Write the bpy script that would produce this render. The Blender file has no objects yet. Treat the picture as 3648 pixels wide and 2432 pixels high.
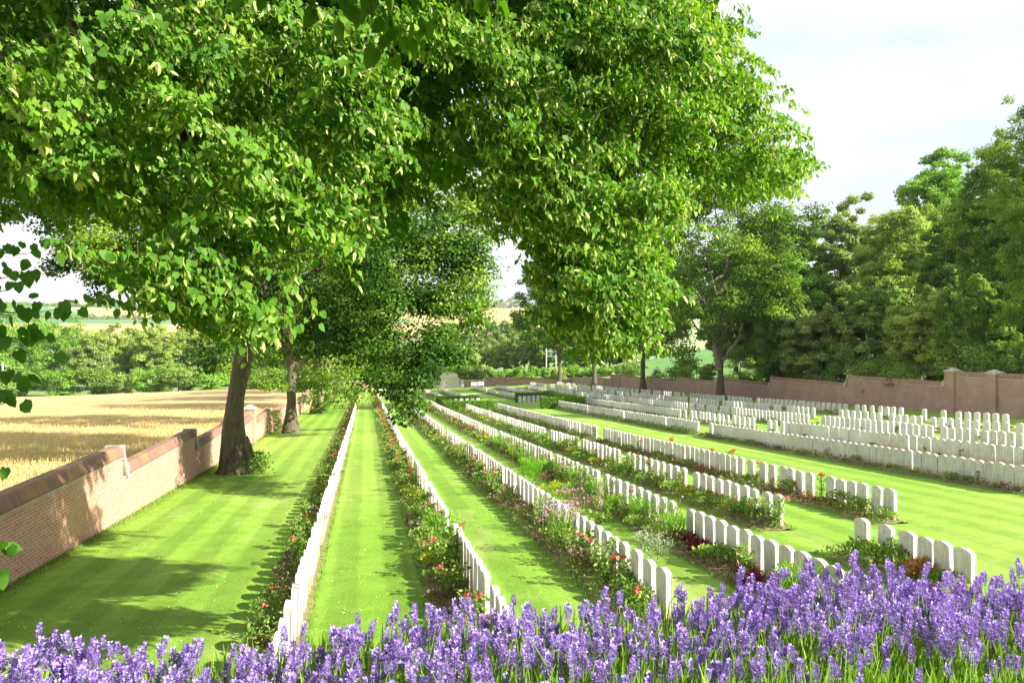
import bpy, math, random
import numpy as np
from mathutils import Vector, Matrix
R = math.radians
SC = bpy.context.scene
COL = SC.collection
rng = np.random.default_rng(7)
random.seed(7)

# ------------------------------------------------------------------ camera, sky, sun, exposure
YAW = R(10.046)
CY, SY = math.cos(YAW), math.sin(YAW)
cam_d = bpy.data.cameras.new('camera'); cam = bpy.data.objects.new('camera', cam_d); COL.objects.link(cam)
cam.location = (0, 0, 0); cam.rotation_euler = (R(90), 0, -YAW)
cam_d.lens = 29.12; cam_d.sensor_width = 36; cam_d.clip_start = 0.05; cam_d.clip_end = 9000
SC.camera = cam

SUN_EL, SUN_A = R(32), R(34)            # elevation; angle behind the rows' normal
SUN_V = Vector((math.cos(SUN_A)*math.cos(SUN_EL), -math.sin(SUN_A)*math.cos(SUN_EL), math.sin(SUN_EL)))
w = bpy.data.worlds.new('World'); SC.world = w; w.use_nodes = True
nt = w.node_tree; nt.nodes.clear()
out = nt.nodes.new('ShaderNodeOutputWorld'); bg = nt.nodes.new('ShaderNodeBackground')
sky = nt.nodes.new('ShaderNodeTexSky'); sky.sky_type = 'NISHITA'; sky.sun_disc = False
sky.sun_elevation = SUN_EL; sky.sun_rotation = math.atan2(SUN_V.x, SUN_V.y)
sky.air_density = 1.0; sky.dust_density = 1.5; sky.ozone_density = 1.0
tc = nt.nodes.new('ShaderNodeTexCoord'); mp = nt.nodes.new('ShaderNodeMapping'); mp.inputs['Scale'].default_value = (1, 1, 4.5)
nz = nt.nodes.new('ShaderNodeTexNoise'); nz.inputs['Scale'].default_value = 2.2; nz.inputs['Detail'].default_value = 6; nz.inputs['Roughness'].default_value = .55
cr = nt.nodes.new('ShaderNodeValToRGB'); cr.color_ramp.elements[0].position = .36; cr.color_ramp.elements[1].position = .56
cr.color_ramp.elements[0].color = (.2, .2, .2, 1); cr.color_ramp.elements[1].color = (1, 1, 1, 1)
mx = nt.nodes.new('ShaderNodeMixRGB'); mx.inputs[2].default_value = (3.95, 4.05, 4.2, 1)
L = nt.links.new
L(tc.outputs['Generated'], mp.inputs[0]); L(mp.outputs[0], nz.inputs['Vector']); L(nz.outputs[0], cr.inputs[0])
pale = nt.nodes.new('ShaderNodeMixRGB'); pale.inputs[0].default_value = .8; pale.inputs[2].default_value = (2.75, 3.15, 3.95, 1)
L(sky.outputs[0], pale.inputs[1]); L(cr.outputs[0], mx.inputs[0]); L(pale.outputs[0], mx.inputs[1]); L(mx.outputs[0], bg.inputs[0]); L(bg.outputs[0], out.inputs[0])
bg.inputs[1].default_value = .1
sd = bpy.data.lights.new('sun', 'SUN'); sun = bpy.data.objects.new('sun', sd); COL.objects.link(sun)
sd.energy = 4.6; sd.angle = R(.53); sd.color = (1, .94, .84); sun.location = (40, -30, 40)
sun.rotation_euler = (-SUN_V).to_track_quat('-Z', 'Y').to_euler()
SC.view_settings.view_transform = 'Standard'; SC.view_settings.look = 'None'
SC.view_settings.exposure = 1.55; SC.view_settings.gamma = 1
SC.cycles.max_bounces = 5; SC.cycles.diffuse_bounces = 3; SC.cycles.glossy_bounces = 2; SC.cycles.transmission_bounces = 3
SC.cycles.caustics_reflective = False; SC.cycles.caustics_refractive = False

# ------------------------------------------------------------------ terrain surface
HP = (3.086, -0.01248, 0.04653, -0.03072, -0.0871, -0.0655)
STH = .78                                # height of a headstone above the turf
def smooth(a, b, x):
    t = np.clip((np.asarray(x, float) - a)/(b - a), 0, 1); return t*t*(3 - 2*t)
def zg(X, Y):
    X = np.asarray(X, float); Y = np.asarray(Y, float)
    x = np.clip(X, -12, 42); y = np.clip(Y, -20, 210)
    h = HP[0] + HP[1]*x + HP[2]*y + HP[3]*x*x/100 + HP[4]*x*y/1000 + HP[5]*y*y/1000 + STH
    z = -h
    z = z - 1.3*smooth(15, 190, Y)*smooth(-12, -70, X) + 0*X
    z = z + 7.5*smooth(41.5, 85, X)*(1 - .9*smooth(170, 260, Y))
    d = np.sqrt(X*X + Y*Y)
    z = z - 1.5*smooth(210, 330, d)
    hill = np.where(d > 650, 0, 0) + 14*smooth(600, 950, d) + 91*smooth(850, 2450, d)*1.0
    return z + hill
def zgf(X, Y): return float(zg(X, Y))
def px(x, y, z):
    """a point at depth z seen at display pixel (x, y) of a 2352-wide picture"""
    r = (x - 1176)/1903*z; u = (784 - y)/1903*z
    return np.array((r*CY + z*SY, -r*SY + z*CY, u))
def grnd(x, z):
    p = px(x, 784, z); return float(p[0]), float(p[1])
def gsrc(x, y):
    """ground point seen at source pixel"""
    b = math.atan((x - 1824)/2951) + YAW; r = 20.
    for _ in range(250):
        X, Y = r*math.sin(b), r*math.cos(b); z = X*SY + Y*CY
        r += .3*(-zgf(X, Y)*2951/(y - 1216) - z); r = min(max(r, 2), 400)
    return X, Y
ROWX = dict(A=-.995, B=1.937, C=4.725, D=7.325, E=10.069, F=13.03, G=19.232, H=23.03, I=26.84, J=30.51, K=34.13)
def Yx(x, X): return X/math.tan(math.atan((x - 1824)/2951) + YAW)
def Yy(y, X):
    Y = 30.
    for _ in range(60): Y = min(max((-(zgf(X, Y) + STH)*2951/(y - 1216) - X*SY)/CY, 3), 300)
    return Y

# ------------------------------------------------------------------ helpers
def tag(o, label=None, cat=None, group=None, kind=None):
    if label: o['label'] = label
    if cat: o['category'] = cat
    if group: o['group'] = group
    if kind: o['kind'] = kind
    return o
def empty(name, loc, rz=0):
    o = bpy.data.objects.new(name, None); COL.objects.link(o); o.location = loc; o.rotation_euler = (0, 0, rz)
    o.empty_display_size = .2; return o
def np_mesh(name, V, F, mats, tint=None, mi=None, smooth_=False):
    """V (n,3), F (m,k) -> mesh"""
    V = np.ascontiguousarray(V, dtype=np.float32); F = np.ascontiguousarray(F, dtype=np.int32)
    me = bpy.data.meshes.new(name); m, k = F.shape
    me.vertices.add(len(V)); me.vertices.foreach_set('co', V.ravel())
    me.loops.add(m*k); me.loops.foreach_set('vertex_index', F.ravel())
    me.polygons.add(m); me.polygons.foreach_set('loop_start', np.arange(0, m*k, k, dtype=np.int32))
    if mi is not None: me.polygons.foreach_set('material_index', np.asarray(mi, dtype=np.int32))
    if smooth_: me.polygons.foreach_set('use_smooth', np.ones(m, dtype=bool))
    for mt in (mats if isinstance(mats, (list, tuple)) else [mats]): me.materials.append(mt)
    if tint is not None:
        a = me.attributes.new('tint', 'FLOAT', 'POINT'); a.data.foreach_set('value', np.ascontiguousarray(tint, dtype=np.float32))
    me.update(calc_edges=True); return me
def obj(name, me, parent=None, loc=None):
    o = bpy.data.objects.new(name, me); COL.objects.link(o)
    if parent: o.parent = parent
    if loc is not None: o.location = loc
    return o
class MB:
    """collects polygons of any size"""
    def __init__(s): s.v = []; s.f = []; s.m = []
    def poly(s, pts, mi=0):
        n = len(s.v); s.v += [tuple(p) for p in pts]; s.f.append(tuple(range(n, n + len(pts)))); s.m.append(mi)
    def box(s, x0, x1, y0, y1, z0, z1, mi=0, M=None):
        P = [(x, y, z) for x in (x0, x1) for y in (y0, y1) for z in (z0, z1)]
        if M: P = [tuple(M @ Vector(p)) for p in P]
        n = len(s.v); s.v += P
        for q in ((0, 1, 3, 2), (4, 6, 7, 5), (0, 4, 5, 1), (2, 3, 7, 6), (0, 2, 6, 4), (1, 5, 7, 3)):
            s.f.append(tuple(n + i for i in q)); s.m.append(mi)
    def prism(s, prof, p0, p1, up=(0, 0, 1), mi=0):
        """profile (side, height) swept from p0 to p1, capped"""
        p0, p1 = Vector(p0), Vector(p1); d = (p1 - p0).normalized(); side = Vector((d.y, -d.x, 0)).normalized(); U = Vector(up)
        n = len(s.v); k = len(prof)
        for p in (p0, p1): s.v += [tuple(p + side*a + U*b) for a, b in prof]
        for i in range(k): s.f.append((n + i, n + (i + 1) % k, n + k + (i + 1) % k, n + k + i)); s.m.append(mi)
        s.f.append(tuple(n + k - 1 - i for i in range(k))); s.m.append(mi)
        s.f.append(tuple(n + k + i for i in range(k))); s.m.append(mi)
    def mesh(s, name, mats, bevel=0, sm=False):
        me = bpy.data.meshes.new(name); me.from_pydata(s.v, [], s.f); me.polygons.foreach_set('material_index', s.m)
        for mt in (mats if isinstance(mats, (list, tuple)) else [mats]): me.materials.append(mt)
        import bmesh
        bm = bmesh.new(); bm.from_mesh(me)
        if bevel:
            bmesh.ops.remove_doubles(bm, verts=bm.verts, dist=1e-5)
            bmesh.ops.bevel(bm, geom=[e for e in bm.edges if len(e.link_faces) == 2 and e.calc_face_angle(0) > .5], offset=bevel, segments=2, affect='EDGES', clamp_overlap=True)
        bmesh.ops.recalc_face_normals(bm, faces=bm.faces)
        bm.to_mesh(me); bm.free(); me.update(); return me
def tubes(chains, sides=6):
    """chains: list of (pts (n,3), radii (n)) -> V, F quads"""
    Vs, Fs, n0 = [], [], 0
    for P, r in chains:
        P = np.asarray(P, float); r = np.asarray(r, float); n = len(P)
        T = np.gradient(P, axis=0); T /= np.linalg.norm(T, axis=1)[:, None] + 1e-9
        ref = np.array((0, 0, 1.)) if abs(T[0][2]) < .8 else np.array((1., 0, 0))
        A = np.cross(T, ref); A /= np.linalg.norm(A, axis=1)[:, None] + 1e-9; B = np.cross(T, A)
        th = np.linspace(0, 2*np.pi, sides, endpoint=False)
        V = P[:, None] + r[:, None, None]*(np.cos(th)[None, :, None]*A[:, None] + np.sin(th)[None, :, None]*B[:, None])
        Vs.append(V.reshape(-1, 3))
        i = np.arange(n - 1)[:, None]*sides; j = np.arange(sides)[None]; k = (j + 1) % sides
        Fs.append((np.stack([i + j, i + k, i + sides + k, i + sides + j], -1) + n0).reshape(-1, 4)); n0 += n*sides
    return np.concatenate(Vs), np.concatenate(Fs)

# ------------------------------------------------------------------ materials
def nodes(m): return m.node_tree.nodes, m.node_tree.links.new
def new_mat(name):
    m = bpy.data.materials.new(name); m.use_nodes = True; m.node_tree.nodes.clear()
    n, l = nodes(m); o = n.new('ShaderNodeOutputMaterial'); p = n.new('ShaderNodeBsdfPrincipled'); l(p.outputs[0], o.inputs[0])
    return m, n, l, o, p
def ramp(n, stops, interp='LINEAR'):
    r = n.new('ShaderNodeValToRGB'); e = r.color_ramp.elements; r.color_ramp.interpolation = interp
    e[0].position = stops[0][0]; e[0].color = (*stops[0][1], 1); e[1].position = stops[-1][0]; e[1].color = (*stops[-1][1], 1)
    for p, c in stops[1:-1]: q = e.new(p); q.color = (*c, 1)
    return r
def noise(n, l, scale, detail=4, rough=.55, vec=None, coord='Object', stretch=None, dist=0):
    t = n.new('ShaderNodeTexNoise'); t.inputs['Scale'].default_value = scale; t.inputs['Detail'].default_value = detail
    t.inputs['Roughness'].default_value = rough; t.inputs['Distortion'].default_value = dist
    if vec is None:
        c = n.new('ShaderNodeTexCoord'); vec = c.outputs[coord]
    if stretch:
        q = n.new('ShaderNodeMapping'); q.inputs['Scale'].default_value = stretch; l(vec, q.inputs[0]); vec = q.outputs[0]
    l(vec, t.inputs['Vector']); return t
def mix(n, l, f, a, b, bt='MIX'):
    q = n.new('ShaderNodeMixRGB'); q.blend_type = bt
    for s, i in ((f, 0), (a, 1), (b, 2)):
        if isinstance(s, (int, float)): q.inputs[i].default_value = s
        elif isinstance(s, tuple): q.inputs[i].default_value = (*s, 1)
        else: l(s, q.inputs[i])
    return q
def bump(n, l, p, h, strength=.3, dist=.02):
    b = n.new('ShaderNodeBump'); b.inputs['Strength'].default_value = strength; b.inputs['Distance'].default_value = dist
    l(h, b.inputs['Height']); l(b.outputs[0], p.inputs['Normal'])
def simple(name, c1, c2=None, scale=8, rough=.8, bmp=0, coord='Object'):
    m, n, l, o, p = new_mat(name); p.inputs['Roughness'].default_value = rough
    c2 = c2 or tuple(x*.75 for x in c1)
    t = noise(n, l, scale, coord=coord); r = ramp(n, [(.35, c2), (.65, c1)]); l(t.outputs[0], r.inputs[0]); l(r.outputs[0], p.inputs['Base Color'])
    if bmp: bump(n, l, p, t.outputs[0], bmp)
    return m
def leafmat(name, stops, transl=.35, rough=.6, tcol=None, spec=.12):
    """leaf: colour from the per-leaf tint, part of the light passes through"""
    m, n, l, o, p = new_mat(name); p.inputs['Roughness'].default_value = rough; p.inputs['Specular IOR Level'].default_value = spec
    a = n.new('ShaderNodeAttribute'); a.attribute_name = 'tint'
    r = ramp(n, stops); l(a.outputs['Fac'], r.inputs[0]); l(r.outputs[0], p.inputs['Base Color'])
    tr = n.new('ShaderNodeBsdfTranslucent')
    g = mix(n, l, 1.0, r.outputs[0], tcol or (1.25, 1.35, .5), 'MULTIPLY'); l(g.outputs[0], tr.inputs[0])
    s = n.new('ShaderNodeMixShader'); s.inputs[0].default_value = transl
    l(p.outputs[0], s.inputs[1]); l(tr.outputs[0], s.inputs[2]); l(s.outputs[0], o.inputs[0]); return m

M = {}
M['lime'] = leafmat('lime_leaf', [(0, (.055, .16, .012)), (.5, (.115, .26, .02)), (.85, (.2, .36, .03)), (1, (.3, .43, .06))], .4, .55, spec=.22)
M['limefar'] = leafmat('lime_leaf_far', [(0, (.025, .075, .008)), (.4, (.10, .21, .02)), (.7, (.19, .32, .03)), (1, (.36, .45, .06))], .36, .6)
M['bract'] = leafmat('lime_bract', [(0, (.36, .46, .10)), (1, (.6, .65, .25))], .35, .6)
M['willow'] = leafmat('willow_leaf', [(0, (.2, .28, .05)), (.5, (.32, .42, .09)), (1, (.52, .6, .2))], .42, .6)
M['bright'] = leafmat('bright_leaf', [(0, (.11, .24, .03)), (.5, (.2, .38, .045)), (1, (.33, .5, .08))], .35, .6)
M['dark'] = leafmat('dark_leaf', [(0, (.08, .17, .025)), (.5, (.17, .29, .045)), (1, (.33, .43, .08))], .42, .6)
M['grey'] = leafmat('grey_leaf', [(0, (.14, .21, .05)), (.5, (.24, .33, .09)), (1, (.42, .5, .2))], .42, .6)
M['box'] = leafmat('clipped_leaf', [(0, (.06, .16, .015)), (.5, (.13, .28, .025)), (1, (.26, .4, .05))], .3, .6)
M['pgreen'] = leafmat('plant_green', [(0, (.08, .17, .03)), (.5, (.20, .32, .06)), (1, (.42, .5, .14))], .33, .6)
M['pyellow'] = leafmat('plant_yellow', [(0, (.22, .3, .03)), (1, (.5, .52, .06))], .35, .55)
M['pbright'] = leafmat('plant_bright', [(0, (.1, .28, .02)), (1, (.28, .5, .05))], .4, .55)
M['pbrown'] = leafmat('plant_brown', [(0, (.12, .09, .05)), (.6, (.2, .15, .08)), (1, (.2, .24, .1))], .2, .7)
M['pburg'] = leafmat('plant_burgundy', [(0, (.09, .015, .025)), (1, (.24, .04, .06))], .25, .5)
M['porange'] = leafmat('plant_orange', [(0, (.3, .12, .04)), (1, (.55, .3, .14))], .25, .6)
M['pgrey'] = leafmat('plant_grey', [(0, (.15, .21, .11)), (1, (.3, .37, .22))], .2, .7)
M['pmat'] = leafmat('plant_mat', [(0, (.2, .09, .04)), (.5, (.3, .17, .07)), (1, (.25, .25, .08))], .2, .7)
M['lavleaf'] = leafmat('lavender_leaf', [(0, (.11, .21, .03)), (.6, (.24, .4, .06)), (1, (.42, .56, .16))], .45, .6)
M['lavflower'] = leafmat('lavender_flower', [(0, (.21, .115, .34)), (.45, (.36, .24, .57)), (1, (.58, .46, .83))], .25, .7, tcol=(1.1, 1, 1.3), spec=.1)
M['red'] = leafmat('petal_red', [(0, (.55, .02, .03)), (1, (.8, .08, .07))], .25, .5, tcol=(1.2, 1, 1))
M['coral'] = leafmat('petal_coral', [(0, (.6, .07, .09)), (1, (.8, .22, .22))], .25, .5, tcol=(1.2, 1, 1))
M['pinkp'] = leafmat('petal_pink', [(0, (.45, .22, .38)), (1, (.72, .48, .62))], .25, .6, tcol=(1.1, 1, 1))
M['whitep'] = leafmat('petal_white', [(0, (.6, .58, .5)), (1, (.8, .78, .72))], .25, .6, tcol=(1, 1, 1))
M['yellowp'] = leafmat('petal_yellow', [(0, (.75, .55, .03)), (1, (.85, .75, .15))], .25, .6, tcol=(1, 1, 1))

def bark_mat(name, c1, c2, moss):
    m, n, l, o, p = new_mat(name); p.inputs['Roughness'].default_value = .9
    t = noise(n, l, 6, 8, .65, stretch=(1.6, 1.6, .35)); r = ramp(n, [(.3, c2), (.62, c1)]); l(t.outputs[0], r.inputs[0])
    t2 = noise(n, l, 1.3, 5, .6); r2 = ramp(n, [(.45, (0, 0, 0)), (.6, (1, 1, 1))]); l(t2.outputs[0], r2.inputs[0])
    q = mix(n, l, r2.outputs[0], r.outputs[0], moss); l(q.outputs[0], p.inputs['Base Color'])
    bump(n, l, p, t.outputs[0], .9, .06); return m
M['bark'] = bark_mat('bark', (.17, .13, .085), (.035, .028, .02), (.11, .11, .045))
M['twig'] = simple('twig_bark', (.16, .12, .07), (.08, .06, .04), 20, .8)
M['bark_pale'] = bark_mat('bark_pale', (.33, .3, .2), (.14, .12, .08), (.2, .2, .1))

def lawn_mat():
    m, n, l, o, p = new_mat('lawn'); p.inputs['Roughness'].default_value = .85; p.inputs['Specular IOR Level'].default_value = .15
    g = n.new('ShaderNodeNewGeometry'); sx = n.new('ShaderNodeSeparateXYZ'); l(g.outputs['Position'], sx.inputs[0])
    def math_(op, a, b=None):
        q = n.new('ShaderNodeMath'); q.operation = op
        for s, i in ((a, 0), (b, 1)):
            if s is None: continue
            if isinstance(s, (int, float)): q.inputs[i].default_value = s
            else: l(s, q.inputs[i])
        return q.outputs[0]
    wob = noise(n, l, .35, 2, .5, vec=g.outputs['Position'])
    xx = math_('ADD', sx.outputs[0], math_('MULTIPLY', wob.outputs[0], .25))
    s1 = math_('SINE', math_('MULTIPLY', xx, 2*math.pi/1.05)); s1 = math_('MULTIPLY', s1, 3.0)
    s1 = math_('MINIMUM', math_('MAXIMUM', s1, -1), 1)
    big = noise(n, l, .13, 4, .6, vec=g.outputs['Position'], stretch=(1, .5, 1))
    mid = noise(n, l, 1.6, 5, .65, vec=g.outputs['Position'])
    fine = noise(n, l, 22, 6, .75, vec=g.outputs['Position'])
    base = ramp(n, [(.30, (.15, .30, .028)), (.5, (.215, .365, .05)), (.7, (.29, .415, .08))]); l(big.outputs[0], base.inputs[0])
    stripe = math_('ADD', math_('MULTIPLY', s1, .11), 1.0)
    cmb = n.new('ShaderNodeCombineXYZ'); [l(stripe, cmb.inputs[i]) for i in range(3)]
    q = mix(n, l, 1.0, base.outputs[0], cmb.outputs[0], 'MULTIPLY')
    r2 = ramp(n, [(.3, (.78, .82, .7)), (.7, (1.16, 1.1, 1.1))]); l(mid.outputs[0], r2.inputs[0])
    q2 = mix(n, l, 1.0, q.outputs[0], r2.outputs[0], 'MULTIPLY')
    r3 = ramp(n, [(.28, (.55, .6, .45)), (.5, (1, 1, 1)), (.75, (1.35, 1.28, 1.2))]); l(fine.outputs[0], r3.inputs[0])
    q3 = mix(n, l, 1.0, q2.outputs[0], r3.outputs[0], 'MULTIPLY')
    # patches of worn, yellower turf
    wn = noise(n, l, .5, 5, .6, vec=g.outputs['Position'], stretch=(1.5, .35, 1)); r4 = ramp(n, [(.56, (0, 0, 0)), (.72, (.55, .55, .55))]); l(wn.outputs[0], r4.inputs[0])
    q4 = mix(n, l, r4.outputs[0], q3.outputs[0], (.40, .43, .14)); l(q4.outputs[0], p.inputs['Base Color'])
    bump(n, l, p, fine.outputs[0], .7, .03); return m
M['lawn'] = lawn_mat()
M['rough'] = simple('rough_grass', (.2, .27, .08), (.11, .19, .04), .25, .95, .4)
M['corn'] = simple('corn', (.16, .34, .07), (.09, .22, .04), .8, .9, .5)
M['fgreen'] = simple('field_green', (.085, .22, .075), (.07, .19, .06), .01, .95)
M['fwheat'] = simple('field_wheat', (.50, .37, .12), (.42, .34, .11), .02, .95)
M['forange'] = simple('field_ripe', (.58, .34, .14), (.5, .31, .12), .02, .95)
M['fpale'] = simple('field_pale', (.3, .36, .15), (.24, .32, .12), .01, .95)
def wheat_mat():
    m, n, l, o, p = new_mat('wheat'); p.inputs['Roughness'].default_value = .9
    g = n.new('ShaderNodeNewGeometry')
    t = noise(n, l, .12, 5, .6, vec=g.outputs['Position'], stretch=(.4, 1.2, 1)); r = ramp(n, [(.32, (.54, .36, .13)), (.5, (.64, .45, .19)), (.7, (.72, .53, .26))]); l(t.outputs[0], r.inputs[0])
    f = noise(n, l, 7, 6, .8, vec=g.outputs['Position'], stretch=(1, 1, .3)); r2 = ramp(n, [(.3, (.42, .42, .35)), (.55, (1, 1, 1)), (.8, (1.2, 1.2, 1.1))]); l(f.outputs[0], r2.inputs[0])
    q = mix(n, l, 1.0, r.outputs[0], r2.outputs[0], 'MULTIPLY'); l(q.outputs[0], p.inputs['Base Color']); bump(n, l, p, f.outputs[0], 1.0, .25); return m
M['wheat'] = wheat_mat()
M['ear'] = leafmat('wheat_ear', [(0, (.5, .4, .12)), (.5, (.7, .55, .22)), (1, (.82, .68, .34))], .25, .7)
M['soil'] = simple('soil', (.26, .19, .09), (.15, .17, .06), 5, .95, .7)
def brick_mat(name, c1, c2, mortar, scale=1.0, axis='X', stain=(.55, .5, .42), sf=.4, light=1.0):
    m, n, l, o, p = new_mat(name); p.inputs['Roughness'].default_value = .88
    c = n.new('ShaderNodeTexCoord'); s = n.new('ShaderNodeSeparateXYZ'); l(c.outputs['Object'], s.inputs[0])
    k = n.new('ShaderNodeCombineXYZ'); l(s.outputs[1 if axis == 'Y' else 0], k.inputs[0]); l(s.outputs[2], k.inputs[1])
    b = n.new('ShaderNodeTexBrick'); l(k.outputs[0], b.inputs['Vector']); b.inputs['Scale'].default_value = 1
    b.inputs['Brick Width'].default_value = .225*scale; b.inputs['Row Height'].default_value = .075*scale; b.inputs['Mortar Size'].default_value = .0085*scale
    b.inputs['Mortar Smooth'].default_value = .2; b.inputs['Bias'].default_value = 0
    b.inputs['Color1'].default_value = (*c1, 1); b.inputs['Color2'].default_value = (*c2, 1); b.inputs['Mortar'].default_value = (*mortar, 1)
    t = noise(n, l, .9, 6, .62); r = ramp(n, [(.46, (0, 0, 0)), (.68, (sf, sf, sf))]); l(t.outputs[0], r.inputs[0])
    q = mix(n, l, r.outputs[0], b.outputs[0], stain)
    t2 = noise(n, l, 14, 5, .7); r2 = ramp(n, [(.3, (.75, .75, .75)), (.7, (1.2, 1.2, 1.2))]); l(t2.outputs[0], r2.inputs[0])
    q2 = mix(n, l, 1.0, q.outputs[0], r2.outputs[0], 'MULTIPLY'); l(q2.outputs[0], p.inputs['Base Color'])
    bump(n, l, p, b.outputs['Fac'], -.5, .01); return m
M['brickL'] = brick_mat('brick_orange', (.56, .25, .15), (.43, .18, .115), (.68, .54, .43), axis='Y', stain=(.52, .40, .30), sf=.45)
M['brickR'] = brick_mat('brick_brown', (.36, .19, .14), (.28, .155, .12), (.44, .33, .26), axis='Y', stain=(.42, .35, .28), sf=.6)
M['brickE'] = brick_mat('brick_end', (.5, .25, .16), (.42, .22, .15), (.5, .4, .32), axis='X', stain=(.5, .42, .36), sf=.3)
def coping_mat():
    m, n, l, o, p = new_mat('coping_brick'); p.inputs['Roughness'].default_value = .85
    c = n.new('ShaderNodeTexCoord'); s = n.new('ShaderNodeSeparateXYZ'); l(c.outputs['Object'], s.inputs[0])
    k = n.new('ShaderNodeCombineXYZ'); l(s.outputs[1], k.inputs[0]); l(s.outputs[2], k.inputs[1])
    b = n.new('ShaderNodeTexBrick'); l(k.outputs[0], b.inputs['Vector']); b.inputs['Scale'].default_value = 1
    b.inputs['Brick Width'].default_value = .11; b.inputs['Row Height'].default_value = .5; b.inputs['Mortar Size'].default_value = .006; b.offset = 0
    b.inputs['Color1'].default_value = (.29, .15, .095, 1); b.inputs['Color2'].default_value = (.19, .10, .075, 1); b.inputs['Mortar'].default_value = (.25, .19, .16, 1)
    t = noise(n, l, 1.2, 6, .65, stretch=(1, .5, 1)); r = ramp(n, [(.5, (0, 0, 0)), (.66, (.8, .8, .8))]); l(t.outputs[0], r.inputs[0])
    q = mix(n, l, r.outputs[0], b.outputs[0], (.36, .25, .06))
    t3 = noise(n, l, 3.5, 6, .7); r3 = ramp(n, [(.6, (0, 0, 0)), (.7, (.5, .5, .5))]); l(t3.outputs[0], r3.inputs[0])
    q3 = mix(n, l, r3.outputs[0], q.outputs[0], (.36, .33, .3)); l(q3.outputs[0], p.inputs['Base Color'])
    bump(n, l, p, t3.outputs[0], .5, .02); return m
M['coping'] = coping_mat()
M['stonecap'] = simple('pale_stone', (.62, .58, .5), (.46, .43, .37), 5, .8, .2)
def stone_mat():
    m, n, l, o, p = new_mat('portland_stone'); p.inputs['Roughness'].default_value = .75
    c = n.new('ShaderNodeTexCoord'); oi = n.new('ShaderNodeObjectInfo')
    ad = n.new('ShaderNodeVectorMath'); ad.operation = 'ADD'; l(c.outputs['Object'], ad.inputs[0])
    sc = n.new('ShaderNodeCombineXYZ'); ml = n.new('ShaderNodeMath'); ml.operation = 'MULTIPLY'; ml.inputs[1].default_value = 37; l(oi.outputs['Random'], ml.inputs[0])
    l(ml.outputs[0], sc.inputs[0]); l(ml.outputs[0], sc.inputs[1]); l(sc.outputs[0], ad.inputs[1])
    t = noise(n, l, 3.5, 6, .65, vec=ad.outputs[0]); r = ramp(n, [(.3, (.56, .53, .47)), (.6, (.74, .71, .66))]); l(t.outputs[0], r.inputs[0])
    t2 = noise(n, l, 26, 5, .7, vec=ad.outputs[0]); r2 = ramp(n, [(.35, (.87, .87, .87)), (.65, (1.05, 1.05, 1.05))]); l(t2.outputs[0], r2.inputs[0])
    q = mix(n, l, 1.0, r.outputs[0], r2.outputs[0], 'MULTIPLY')
    t4 = noise(n, l, 5, 5, .7, vec=ad.outputs[0], stretch=(1.4, 3.5, .45)); r4 = ramp(n, [(.42, (.80, .80, .78)), (.6, (1.03, 1.03, 1.03))]); l(t4.outputs[0], r4.inputs[0]); q = mix(n, l, 1.0, q.outputs[0], r4.outputs[0], 'MULTIPLY')
    t5 = noise(n, l, 11, 3, .5, vec=ad.outputs[0]); r5 = ramp(n, [(.66, (0, 0, 0)), (.72, (.6, .6, .6))]); l(t5.outputs[0], r5.inputs[0]); q = mix(n, l, r5.outputs[0], q.outputs[0], (.40, .38, .30))
    # splashed soil round the foot, ragged by noise
    s = n.new('ShaderNodeSeparateXYZ'); l(c.outputs['Object'], s.inputs[0])
    a = n.new('ShaderNodeMath'); a.operation = 'MULTIPLY_ADD'; a.inputs[1].default_value = -.28; l(t.outputs[0], a.inputs[0]); l(s.outputs[2], a.inputs[2])
    r3 = ramp(n, [(0, (.75, .75, .75)), (.16, (0, 0, 0))]); l(a.outputs[0], r3.inputs[0])
    q2 = mix(n, l, r3.outputs[0], q.outputs[0], (.58, .40, .24)); l(q2.outputs[0], p.inputs['Base Color'])
    bump(n, l, p, t2.outputs[0], .15, .01); return m
M['stone'] = stone_mat()
M['kneeler'] = simple('weathered_stone', (.5, .45, .38), (.32, .28, .23), 5, .85, .2)
M['memorial'] = simple('memorial_stone', (.72, .66, .56), (.6, .54, .45), 3, .8, .1)
M['metal'] = simple('painted_metal', (.55, .56, .56), (.42, .43, .43), 6, .5)
M['board'] = simple('white_board', (.75, .76, .76), (.7, .72, .74), 2, .4)
M['cream'] = simple('cream_render', (.62, .58, .48), (.52, .48, .4), .3, .9)
M['slate'] = simple('slate', (.2, .2, .22), (.14, .14, .16), 1, .7)
M['petal'] = simple('fallen_bract', (.72, .66, .38), (.55, .5, .25), 30, .8)

# ------------------------------------------------------------------ leaf clouds
LEAF = (np.array([(0, 0, 0), (-.1, .24, .05), (.25, .46, .09), (.68, .30, .0), (1.0, 0, -.14), (.68, -.30, .0), (.25, -.46, .09), (-.1, -.24, .05), (.42, 0, 0)]),
        np.array([(0, 8, 2, 1), (8, 4, 3, 2), (0, 7, 6, 8), (8, 6, 5, 4)]))
DIAM = (np.array([(0, 0, -.03), (.42, .38, .06), (1.0, 0, -.07), (.42, -.38, .06)]), np.array([(0, 3, 2, 1)]))
BLADE = (np.array([(0, .07, 0), (.5, .06, .06), (1.0, 0.01, -.02), (1.0, -.01, -.02), (.5, -.06, .06), (0, -.07, 0)]), np.array([(0, 1, 4, 5), (1, 2, 3, 4)]))
NEEDLE = (np.array([(0, .035, 0), (.5, .035, .03), (1.0, 0.008, 0), (1.0, -.008, 0), (.5, -.035, .03), (0, -.035, 0)]), BLADE[1])
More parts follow.
